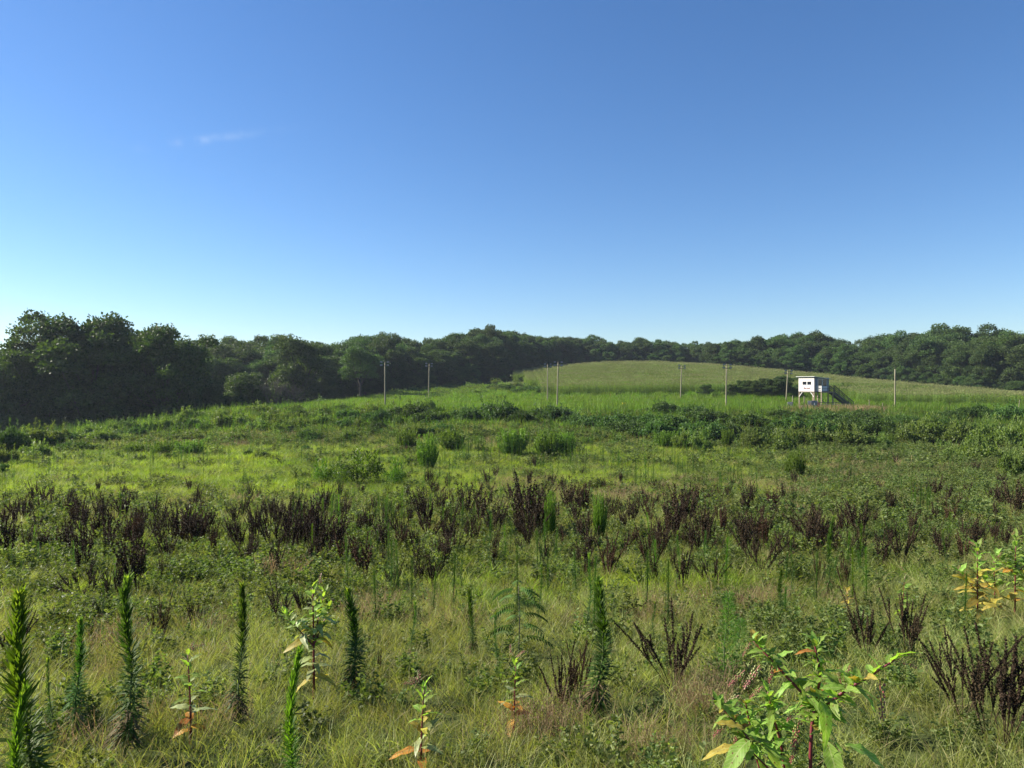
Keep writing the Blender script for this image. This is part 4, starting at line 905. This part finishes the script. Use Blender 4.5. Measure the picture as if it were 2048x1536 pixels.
def pokeweed(u, row, top, label, seed, colors='gggyo', nl=11, L=.15, branches=0, stem_r=.008, berries=2, D=None, name='pokeweed'):
    global rng
    rr = rng; rng = np.random.default_rng(seed)
    p = P(u, row) if D is None else PD(u, D); h = -(top - HOR) / F * p[1] - p[2]
    t = thing(name, label, 'weed', p)
    sway = rng.uniform(-.05, .05, 2)
    nl = int(nl * 1.7)
    def stem(p0, d, H, r0, n, c0):
        tt = np.linspace(0, 1, 6); line = p0 + d * (tt * H)[:, None] + np.array([sway[0], sway[1], 0]) * (tt ** 2 * H)[:, None]
        part('stem', tube(line, np.linspace(r0, r0 * .35, 6), 7), M['redstem'], t)
        for i in range(n):
            f = .16 + .84 * i / (n - 1) if n > 1 else 1; a = i * 2.4 + c0
            q = p0 + d * f * H + np.array([sway[0], sway[1], 0]) * f * f * H
            ci = colors[min(len(colors) - 1, int((1 - f) * len(colors)))]
            sz = L * 1.02 * (1.05 - .5 * f) * rng.uniform(.8, 1.15)
            add_leaf(t, q, a, (.25 + .7 * f) + rng.normal() * .2, sz, ci, 2 if f < .4 else (1 if f < .8 else 0))
        return p0 + d * H
    e = stem(np.zeros(3), np.array([0, 0, 1.]), h, stem_r, nl, rng.uniform(0, 6))
    tips = [e]
    for b in range(branches):
        a = rng.uniform(0, 6.28); f = rng.uniform(.35, .6); d = nrm(np.array([math.cos(a), math.sin(a) * .7, 1.1]))
        tips.append(stem(np.array([0, 0, f * h]), d, h * rng.uniform(.3, .42), stem_r * .6, max(5, nl // 2), rng.uniform(0, 6)))
    for k in range(berries):
        e = tips[k % len(tips)]; obj('berry_cluster', RM[1], t, (e[0] + rng.normal() * .02, e[1] + rng.normal() * .02, e[2] + .03), (rng.uniform(1.5, 3.0), rng.uniform(-.6, .6), rng.uniform(0, 6)))
    rng = rr; return t
pokeweed(382, 1492, 1310, 'red stemmed pokeweed with orange and red lower leaves at the lower left', 11, 'gggpoo', 12, .14)
pokeweed(628, 1400, 1175, 'tall pokeweed with glossy pale leaves and yellow lower leaves, left of centre', 12, 'gpgpgppyy', 22, .15, 3, .011, 3)
pokeweed(842, 1545, 1375, 'small red stemmed pokeweed at the bottom edge with long orange yellow leaves', 13, 'gggypoy', 12, .15, 0, .008, 3)
pokeweed(1028, 1462, 1325, 'small red stemmed pokeweed near centre with orange leaves pointing out', 14, 'ggpoo', 10, .13, 0, .007, 2)
pokeweed(1955, 1250, 1095, 'pokeweed at the right edge with red stem and bright yellow lower leaves', 15, 'ggyyyy', 18, .22, 1, .010, 2)
pokeweed(2030, 1230, 1075, 'green and yellow pokeweed cut by the right edge of the photo', 16, 'ggggyo', 18, .22, 2, .010, 1)
pokeweed(1990, 1235, 1120, 'pokeweed with brownish yellow leaves between the two at the right edge', 20, 'gggyyo', 14, .2, 1, .008, 1)
pokeweed(1805, 1250, 1145, 'thin pale pokeweed behind the black docks on the right', 17, 'pggg', 9, .14, 0, .006, 1)
pokeweed(1695, 1240, 1180, 'small yellow leaved pokeweed left of the thin pale one', 18, 'yyyy', 8, .14, 0, .006, 0)
# the large berry plant in the right foreground, stems drawn in metres on its own upright frame
def big_poke():
    global rng
    rr = rng; rng = np.random.default_rng(5)
    D = 2.95; g = gz((1620 - 1024) / F * D, D); org = np.array([(1620 - 1024) / F * D, D, g])
    t = thing('berry_pokeweed', 'large branching pokeweed with dark pink stems, green berries and broad leaves, lower right', 'weed', org)
    def W3(u, r, dy=0): return np.array([(u - 1024) / F * (D + dy), D + dy, -(r - HOR) / F * (D + dy)]) - org
    base = np.array([0, 0, 0.])
    S = [ ([base, W3(1621, 1500, -.02), W3(1625, 1433, 0), W3(1640, 1363, .02), W3(1638, 1328, .03), W3(1628, 1284, .05)], .0085),
          ([base + [.05, -.08, 0], W3(1655, 1500, -.12), W3(1652, 1433, -.12)], .011),
          ([W3(1652, 1433, -.12), W3(1616, 1398, -.10), W3(1572, 1352, -.06), W3(1538, 1315, -.02), W3(1505, 1280, .02)], .0075),
          ([W3(1652, 1433, -.12), W3(1658, 1407, -.14), W3(1695, 1377, -.18), W3(1730, 1359, -.2), W3(1790, 1319, -.22)], .0085),
          ([base + [-.04, .1, 0], W3(1566, 1500, .06), W3(1545, 1426, .08), W3(1536, 1384, .1)], .007),
          ([base + [-.08, -.1, 0], W3(1515, 1520, -.1), W3(1505, 1488, -.1), W3(1457, 1430, -.06), W3(1425, 1395, -.04)], .007),
          ([base + [-.06, .14, 0], W3(1515, 1500, .15), W3(1498, 1442, .16), W3(1490, 1398, .18)], .006),
          ([W3(1625, 1433, 0), W3(1665, 1385, .12), W3(1690, 1345, .16)], .005),
          ([base + [-.02, -.2, 0], W3(1560, 1560, -.25), W3(1500, 1500, -.3)], .007) ]
    nleaf = 0
    for si, (pts, r) in enumerate(S):
        pts = np.array(pts); k = len(pts); tt = np.linspace(0, k - 1, (k - 1) * 4 + 1)
        line = np.stack([np.interp(tt, np.arange(k), pts[:, j]) for j in range(3)], 1)
        line[1:-1] = (line[:-2] + line[1:-1] * 2 + line[2:]) / 4
        part('stem', tube(line, np.linspace(r, r * .4, len(line)), 8), M['redstem'], t)
        n = {0: 44, 1: 8, 2: 50, 3: 44, 4: 42, 5: 42, 6: 36, 7: 30, 8: 10}[si]
        f0 = .35 if si in (0, 4, 6, 5) else .1
        for i in range(n):
            f = f0 + (1 - f0) * (i / (n - 1)) ; q = line[int(f * (len(line) - 1))]
            c = 'g' if rng.uniform() < .93 else ('y' if rng.uniform() < .7 else 'o')
            big = .115 * (1.1 - .5 * f) * rng.uniform(.6, 1.15)
            add_leaf(t, q, i * 2.4 + si, .1 + .7 * f + rng.normal() * .25, big, c); nleaf += 1
    for (u, r, dy, az, el, L, c) in ((1500, 1480, -.32, 3.6, -.3, .17, 'g'), (1530, 1495, -.3, 5.3, -.7, .17, 'g'), (1480, 1500, -.3, 3.0, .3, .13, 'y'), (1655, 1485, -.25, 4.6, -.5, .17, 'g'), (1690, 1490, -.22, 5.9, -.1, .17, 'g'), (1560, 1530, -.3, 4.2, -.3, .2, 'g'), (1700, 1375, -.15, 5.2, .1, .14, 'g'), (1640, 1400, -.2, 4.8, -.3, .15, 'g'), (1780, 1325, -.22, 5.9, .9, .12, 'g'), (1490, 1460, -.15, 3.0, .3, .12, 'y')):
        add_leaf(t, W3(u, r, dy), az, el, L, c)
    for (u, r, dy, ry, sc) in ((1490, 1340, -.05, .8, 1.0), (1520, 1330, -.05, .5, 1.3), (1545, 1330, -.05, .1, 1.0), (1478, 1390, 0, .9, .9), (1760, 1360, -.2, -.05, 1.6), (1600, 1440, -.1, .2, 1.3), (1460, 1435, -.06, .9, 1.1), (1475, 1445, -.06, .1, 1.0), (1700, 1330, .1, .3, .8), (1500, 1285, .02, .4, .7), (1590, 1480, -.1, .1, 1.1), (1605, 1410, -.1, .6, 1.0), (1675, 1335, .1, -.3, .8), (1790, 1322, -.22, -1.3, .9), (1525, 1372, .0, .5, .9)):
        obj('berry_cluster', RM[0], t, W3(u, r, dy), (rng.normal() * .2, ry, rng.uniform(-.3, .3)), (sc * .8, sc * .8, sc * .85))
    rng = rr
big_poke()
# sapling with compound leaves near centre
def sapling(u, row, top, label, seed=3):
    p = P(u, row); h = -(top - HOR) / F * p[1] - p[2]; t = thing('compound_leaved_sapling', label, 'sapling', p)
    part('stem', tube(np.array([[0, 0, 0], [.01, 0, h * .5], [0, .01, h * .95]]), [.006, .005, .003], 6), M['dtimber'], t)
    for i in range(20):
        f = .32 + .66 * i / 19; a = i * 2.4; o = np.array([math.cos(a), math.sin(a), 0]); L = .30 * (1.1 - .45 * f) ; m = 9
        s = np.linspace(.25, 1, m); rach = np.array([0, 0, f * h]) + o * (s * L)[:, None] + np.outer(.10 * s - .16 * s * s, [0, 0, 1.])
        sd = np.cross(o, [0, 0, 1.]); q = []
        for sg in (-1, 1):
            d = o * .5 + sd * sg + np.array([0, 0, -.35]); q.append(leaves(rach, np.tile(d, (m, 1)), .065, .018, up(m) * -.3, np.tile(nrm(o), (m, 1)), 2))
        rr_ = tube(np.array([[0, 0, f * h], rach[m // 2], rach[-1]]), .0015, 3, False)
        q = cat_(*q, rr_); part('leaf', q, M['horse'], t, rng.uniform(.2, 1, len(q)))
sapling(1037, 1325, 1165, 'dark sapling with feather shaped compound leaves, dark thin stem, at centre')

# ---------------------------------------------------------------- light poles
def floodlight_mesh(): return None
def light_pole(u, D, toprow, label, lean=0.0, arm=True, white=False, tilt=1):
    p = PD(u, D); h = -(toprow - HOR) / F * D - p[2]
    t = thing('light_pole', label, 'light pole', p, (0, lean, 0), (1, 1, 1), 'field light poles')
    zz = np.linspace(0, h, 5); part('pole', tube(np.stack([zz * 0, zz * 0, zz], 1), np.linspace(.125, .085, 5), 10), M['pole'], t)
    if arm:
        for z in (h - .12, h - .62):
            part('crossarm', box((0, -.13, z), (1.3, .08, .08)), M['steel'], t)
            for x in (-.55, .55):
                c = np.array([x, -.28, z + .12])
                q = box(c, (.38, .26, .26)); q[:, :, 0] = c[0] + (q[:, :, 0] - c[0]) * np.where(q[:, :, 1] > c[1], .6, 1.15)
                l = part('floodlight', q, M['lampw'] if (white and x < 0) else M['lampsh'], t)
                part('lens', box(c + [0, -.14, -.01], (.36, .015, .22)), M['lampw'], l)
                part('bracket', box(c + [0, .12, -.16], (.06, .06, .2)), M['steel'], l)
    return t
light_pole(770, 120, 724, 'leftmost light pole, tall grey wood with one lamp catching the sun', white=True)
light_pole(857, 148, 727, 'second light pole from the left, smaller, in front of dark trees', .02, white=True)
light_pole(1095, 142, 728, 'shorter pole of the close pair, its left one', .005)
light_pole(1114, 118, 724, 'taller pole of the close pair, leaning slightly right', .025)
light_pole(1361, 148, 731, 'light pole standing before the corn left of the tall twin lamp pole', .03)
light_pole(1452, 120, 729, 'tall light pole with large lamps between the corn and the dark trees', .012)
light_pole(1572, 138, 741, 'leaning light pole immediately left of the white tower', .055)
t = light_pole(1790, 119, 738, 'bare wooden pole without lamps standing right of the tower', 0, arm=False)
p = PD(1790, 119); p2 = PD(1790 + 150, 145)
zt = -(742 - HOR) / F * 119 - p[2]
w_ = np.linspace(0, 1, 12)[:, None]; e_ = (PD(2120, 128) - p); e_[2] = -(775 - HOR) / F * 128 - p[2]
line = np.array([0, 0, zt - .1]) * (1 - w_) + e_ * w_; line[:, 2] -= (np.sin(w_[:, 0] * np.pi)) * .8
part('wire', tube(line, .012, 4, False), M['steel'], t)
p = PD(2040, 70); tag(obj('thin_post', mesh_quads('thin_post', tube(np.array([[0, 0, 0], [.1, 0, .9], [.32, 0, 2.3]]), .04, 6), None, [M['pole']]), None, PD(2035, 100)), 'thin slanted pale post at the right edge of the photo', 'post')
# goal frame in the tall grass
p = PD(800, 140); q = cat_(beam((0, 0, 0), (0, 0, 2.0), .08), beam((4.8, .4, 0), (4.8, .4, 2.0), .08), beam((-.04, 0, 2.0), (4.84, .4, 2.0), .08), beam((0, 0, 2.0), (0, 1.4, .1), .06), beam((4.8, .4, 2.0), (4.8, 1.8, .1), .06))
tag(obj('goal_frame', mesh_quads('goal_frame', q, None, [M['steel']]), None, p), 'dark thin goal frame in the tall grass between the two left poles', 'goal')
p = PD(1248, 118); tag(obj('yellow_marker', mesh_quads('yellow_marker', cat_(box((0, 0, .55), (.5, .25, .5)), box((0, 0, .3), (.1, .1, 1.0)), box((0, 0, .82), (.56, .3, .06))), None, [M['yellow']]), None, (p[0], p[1], p[2] + .35)), 'small yellow marker box sticking out of the bright grass', 'marker')

# ---------------------------------------------------------------- the white watch tower
TC = (50.96, 123.5); TZ = gz(*TC); TR = R(-62.5)
T = thing('announcer_tower', 'white wooden announcer box on stilts with stairs, in front of the corn', 'tower', (TC[0], TC[1], TZ), (0, 0, TR))
FL = 2.95; Wx, Wy = 1.6, 1.75          # floor height, half width (front), half depth
def boards(x0, x1, y0, y1, z0, z1, hole=None, axis='x', th=.05, pitch=.4):
    """vertical boards on a wall, with an optional rectangular opening (a0,a1,z0,z1)"""
    q = []; a0, a1 = (x0, x1) if axis == 'x' else (y0, y1); n = max(1, int(round((a1 - a0) / pitch))); e = np.linspace(a0, a1, n + 1)
    cuts = sorted(set(list(np.round(e, 4)) + ([hole[0], hole[1]] if hole else [])))
    for s, f in zip(cuts[:-1], cuts[1:]):
        spans = [(z0, z1)]
        if hole and s >= hole[0] - 1e-4 and f <= hole[1] + 1e-4: spans = [(z0, hole[2]), (hole[3], z1)]
        for (b, c) in spans:
            if c - b < .01: continue
            m = (s + f) / 2
            q.append(box((m, (y0 + y1) / 2, (b + c) / 2), (f - s - .012, th, c - b)) if axis == 'x' else box(((x0 + x1) / 2, m, (b + c) / 2), (th, f - s - .012, c - b)))
    return cat_(*q)
HZ = 2.35
fw = (-.75, 1.0, FL + 1.05, FL + 1.62)
front = part('front_wall', boards(-Wx, Wx, -Wy, -Wy, FL - .05, FL + HZ, fw), M['wall'], T)
part('backing', cat_(box((0, -Wy + .06, FL + .5), (2 * Wx - .1, .02, 1.0)), box((0, -Wy + .06, FL + 2.0), (2 * Wx - .1, .02, .7)), box((-1.2, -Wy + .06, FL + 1.3), (.8, .02, .6)), box((1.32, -Wy + .06, FL + 1.3), (.5, .02, .6))), M['wall'], front)
for (a, b) in ((-.75, .06), (.20, 1.0)):
    w = part('window', box(((a + b) / 2, -Wy + .05, FL + 1.335), (b - a, .02, .57)), M['glass'], T)
    part('frame', cat_(box(((a + b) / 2, -Wy - .03, FL + 1.635), (b - a + .08, .05, .05)), box(((a + b) / 2, -Wy - .03, FL + 1.035), (b - a + .08, .05, .05))), M['trim'], w)
part('window_mullion', box((.13, -Wy - .01, FL + 1.335), (.13, .06, .56)), M['trim'], T)
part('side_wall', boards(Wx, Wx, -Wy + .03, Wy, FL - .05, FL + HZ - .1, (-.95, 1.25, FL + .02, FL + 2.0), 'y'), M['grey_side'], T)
part('left_wall', boards(-Wx, -Wx, -Wy + .03, Wy, FL - .05, FL + HZ - .1, None, 'y'), M['wall'], T)
part('back_wall', boards(-Wx, Wx, Wy, Wy, FL - .05, FL + HZ - .3), M['wall'], T)
part('floor', box((0, 0, FL - .12), (2 * Wx + .06, 2 * Wy + .06, .14)), M['dtimber'], T)
dr = part('door', box((Wx - .01, -.42, FL + 1.0), (.04, .98, 1.95)), M['glass'], T)
part('frame', cat_(box((Wx + .035, -.93, FL + 1.0), (.05, .09, 1.98)), box((Wx + .035, .12, FL + 1.0), (.05, .12, 1.98)), box((Wx + .036, .15, FL + 2.02), (.05, 2.25, .09))), M['trim'], dr)
sw = part('side_window', box((Wx - .01, .70, FL + 1.35), (.04, 1.0, 1.2)), M['glass'], T)
part('frame', cat_(box((Wx + .035, 1.24, FL + 1.0), (.05, .09, 1.98)), box((Wx + .035, .70, FL + .42), (.05, 1.0, .80)), box((Wx + .037, .70, FL + .85), (.05, 1.0, .06))), M['trim'], sw)
# shed roof falling to the back
sl = .42; za, zb = FL + HZ + .12, FL + HZ + .12 - sl
rq = []
for i, x in enumerate(np.arange(-Wx - .3, Wx + .3, .32)):
    x1 = min(x + .31, Wx + .35); v = np.array([[x, -Wy - .35, za], [x1, -Wy - .35, za], [x1, Wy + .3, zb], [x, Wy + .3, zb]])
    dn = np.array([0, 0, -.07]); rq += [v, (v + dn)[::-1], [v[0] + dn, v[1] + dn, v[1], v[0]], [v[1] + dn, v[2] + dn, v[2], v[1]], [v[2] + dn, v[3] + dn, v[3], v[2]], [v[3] + dn, v[0] + dn, v[0], v[3]]]
part('roof', np.array(rq, float), M['roof'], T)
part('fascia', cat_(box((0, -Wy - .12, FL + HZ - .02), (2 * Wx + .3, .05, .1))), M['dtimber'], T)
gd = lambda x, y: gz(TC[0] + x * math.cos(TR) - y * math.sin(TR), TC[1] + x * math.sin(TR) + y * math.cos(TR)) - TZ - .2
for (x, y) in ((-Wx + .08, -Wy + .08), (Wx - .08, -Wy + .08), (-Wx + .08, Wy - .08), (Wx - .08, Wy - .08), (Wx + .85, -1.05), (Wx + .1, -1.05), (Wx + .85, 1.7)):
    part('leg', beam((x, y, gd(x, y)), (x, y, FL - .18), .15), M['timber'], T)
for (x0, x1) in ((-Wx + .08, -Wx + .75), (Wx - .08, Wx - .75)):
    part('brace', beam((x0, -Wy + .02, FL - .95), (x1, -Wy + .02, FL - .18), .08), M['trim'], T)
part('brace', beam((Wx - .08, Wy - .02, .4), (Wx - .08, -Wy + .1, FL - .3), .08), M['dtimber'], T)
# landing, railing, stairs
part('landing', cat_(*[box((Wx + .5, y, FL - .08), (.95, .14, .04)) for y in np.arange(-1.15, 1.9, .155)], box((Wx + .95, .35, FL - .17), (.05, 3.1, .15))), M['timber'], T)
part('railing', cat_(*[box((Wx + .52, -1.24, FL + z), (.86, .04, .10)) for z in (.05, .32, .58, .82)], box((Wx + .97, -1.22, FL + .42), (.1, .08, .95)), box((Wx + .1, -1.22, FL + .42), (.06, .06, .95))), M['trim'], T)
part('railing', cat_(beam((Wx + .97, -1.2, FL + .88), (Wx + .97, 1.8, FL + .88), .06), beam((Wx + .97, -1.2, FL + .45), (Wx + .97, 1.8, FL + .45), .05), beam((Wx + .97, 1.8, FL - .1), (Wx + .97, 1.8, FL + .95), .09)), M['dtimber'], T)
y0, y1 = 1.85, 6.7; zg = gd(Wx + .5, y1) + .25
part('stair_stringer', cat_(*[beam((Wx + x, y0, FL - .2), (Wx + x, y1, zg), .07, .42) for x in (.06, .94)]), M['dtimber'], T)
ns = 14; part('stair_treads', cat_(*[box((Wx + .5, y0 + (y1 - y0) * (k + .5) / ns, FL - .12 + (zg + .1 - FL) * (k + .5) / ns), (.82, .26, .04)) for k in range(ns)]), M['dtimber'], T)
for x in (.03, .97):
    q = [beam((Wx + x, y0, FL + .95 - .33 * k), (Wx + x, y1, zg + 1.0 - .33 * k), .10 if k == 0 else .07) for k in range(3)]
    for k in range(5):
        f = k / 4; y = y0 + (y1 - y0) * f; zb_ = FL - .2 + (zg - FL + .2) * f; q.append(beam((Wx + x, y, zb_ - (.3 if k < 4 else .2)), (Wx + x, y, zb_ + 1.1), .08))
    part('handrail', cat_(*q), M['dtimber'], T)
# sign on the front wall
def text_mesh(s, size, mat, ext=.006, bold=.0):
    cu = bpy.data.curves.new('txt', 'FONT'); cu.body = s; cu.size = size; cu.extrude = ext; cu.offset = bold; cu.align_x = 'CENTER'; cu.resolution_u = 3
    o = bpy.data.objects.new('txt', cu); C.objects.link(o); bpy.context.view_layer.update()
    me = bpy.data.meshes.new_from_object(o.evaluated_get(bpy.context.evaluated_depsgraph_get())); me.name = 'lettering'
    bpy.data.objects.remove(o); me.materials.clear(); me.materials.append(mat); return me
sg = part('sign_board', box((.12, -Wy - .045, FL + .52), (1.75, .03, .62)), M['trim'], T)
obj('lettering', text_mesh('Marshall', .40, M['sign'], bold=.012), sg, (.12, -Wy - .068, FL + .36), (R(90), 0, 0))
part('flourish', cat_(*[box((.12 + .11 * k, -Wy - .066, FL + .74 - .012 * k * k * .35), (.07, .012, .035)) for k in range(-5, 6)]), M['sign'], sg)

# things around the tower
def gobj(name, q, mat, u, D, label, cat, rz=0, group=None):
    p = PD(u, D); return tag(obj(name, mesh_quads(name, q, None, [mat]), None, p, (0, 0, rz)), label, cat, group)
def blockwall(w, h, d=.4):
    q = []; nr = int(h / .2)
    for i in range(nr):
        x = -w / 2 - (.2 if i % 2 else 0)
        while x < w / 2 - .01:
            a, b = max(x, -w / 2), min(x + .4, w / 2); q.append(box(((a + b) / 2, 0, i * .2 + .1), (b - a - .012, d, .19))); x += .4
    q.append(box((0, 0, nr * .1 - .005), (w - .05, d - .04, nr * .2 - .03))); return cat_(*q)
gobj('block_pillar', blockwall(.75, 1.3), M['block'], 1580, 119, 'grey block pillar left of the tower, narrow one by the leaning pole', 'pillar', -.3)
gobj('block_wall', blockwall(1.3, .75), M['block'], 1611, 118.6, 'low grey block wall in front of the tower legs', 'wall', -.3)
gobj('block_pillar', blockwall(.7, 1.55), M['block'], 1620, 119.4, 'taller grey block pillar behind the blue hoop, below the tower front', 'pillar', -.3)
gobj('fence_post', cat_(box((0, 0, 1.0), (.12, .12, 2.4)), box((0, 0, 2.23), (.15, .15, .06))), M['pole'], 1585.5, 119, 'grey wooden post beside the narrow block pillar', 'post')
gobj('fence_post', cat_(box((0, 0, .95), (.12, .12, 2.2)), box((0, 0, 2.08), (.15, .15, .06))), M['pole'], 1608.5, 120, 'grey wooden post between the two front tower legs', 'post')
t = thing('ball_hoop', 'blue backboard on a short pole standing in the grass before the tower', 'hoop', PD(1629, 112), (0, 0, -.3))
part('backboard', cat_(box((0, 0, 1.25), (.85, .05, .75)), box((0, .02, .75), (.35, .06, .5))), M['blue'], t); part('pole', beam((0, .1, 0), (0, .1, 1.2), .1), M['blue'], t); part('marking', box((0, -.032, 1.1), (.12, .01, .35)), M['trim'], t)
a = PD(1622, 115.5); b = PD(1700, 121); vx = b - a
q = [beam((0, 0, 1.15), (vx[0], vx[1], 1.15 + vx[2]), .09)]
t = thing('rail_fence', 'dark rail fence running below the tower toward the foot of the stairs', 'fence', a)
part('rail', cat_(*q), M['dtimber'], t); part('rail', beam((0, 0, .85), (vx[0], vx[1], .85 + vx[2]), .05), M['block'], t)
for k in range(6):
    f = k / 5; part('post', beam((vx[0] * f, vx[1] * f + .06, vx[2] * f - .2), (vx[0] * f, vx[1] * f + .06, vx[2] * f + 1.18), .1), M['dtimber' if k % 2 == 0 else 'pole'], t)
gobj('striped_barrier', cat_(box((0, 0, .75), (.5, .06, .9)), box((-.2, .1, .4), (.06, .06, .9)), box((.2, .1, .4), (.06, .06, .9))), M['red'], 1636.5, 116, 'faded red and pale board standing under the tower landing', 'barrier')
for (u, D, h, lab) in ((1738.5, 118, 1.5, 'pale thin fence post right of the stairs, left of a shorter one'), (1765.5, 118, 1.0, 'shorter pale fence post between the stairs and the bare pole'), (1692, 118.5, .8, 'pale short post at the foot of the stairs')):
    gobj('fence_post', cat_(box((0, 0, h / 2), (.09, .09, h + .3)), box((0, 0, h + .16), (.11, .11, .04))), M['pole'], u, D, lab, 'post')
# pink dry grass round the tower foot
def d_pink(x, y, u, row): return np.clip(blobs(u, y, [(1680, 113, 75, 4, 1), (1640, 116, 30, 3, .6), (1740, 113, 40, 4, .7)]), 0, 1)
pinks = [tuft(M['dry'], 60, .5, (.6, 1.2), (.012, .025), .25, .3, 2, .1) for _ in range(2)]
field([(106, 120, 3.0, 1.2, .85)], d_pink, pinks, 'dry_grass_by_tower', ('pinkish dry tall grass around the foot of the tower stairs', 'grass'), 1.0, tilt=.06)

# ---------------------------------------------------------------- haze
hm = bpy.data.materials.new('haze_air'); hm.use_nodes = True; N = hm.node_tree.nodes
N.remove(N['Principled BSDF']); pv = N.new('ShaderNodeVolumePrincipled'); pv.inputs['Color'].default_value = (.72, .83, 1, 1)
pv.inputs['Density'].default_value = .00014; pv.inputs['Anisotropy'].default_value = .2
hm.node_tree.links.new(pv.outputs[0], N['Material Output'].inputs['Volume'])
tag(obj('haze', mesh_quads('haze', box((0, 740, 8), (3100, 1620, 66)), None, [hm])), kind='stuff')
finish_labels()
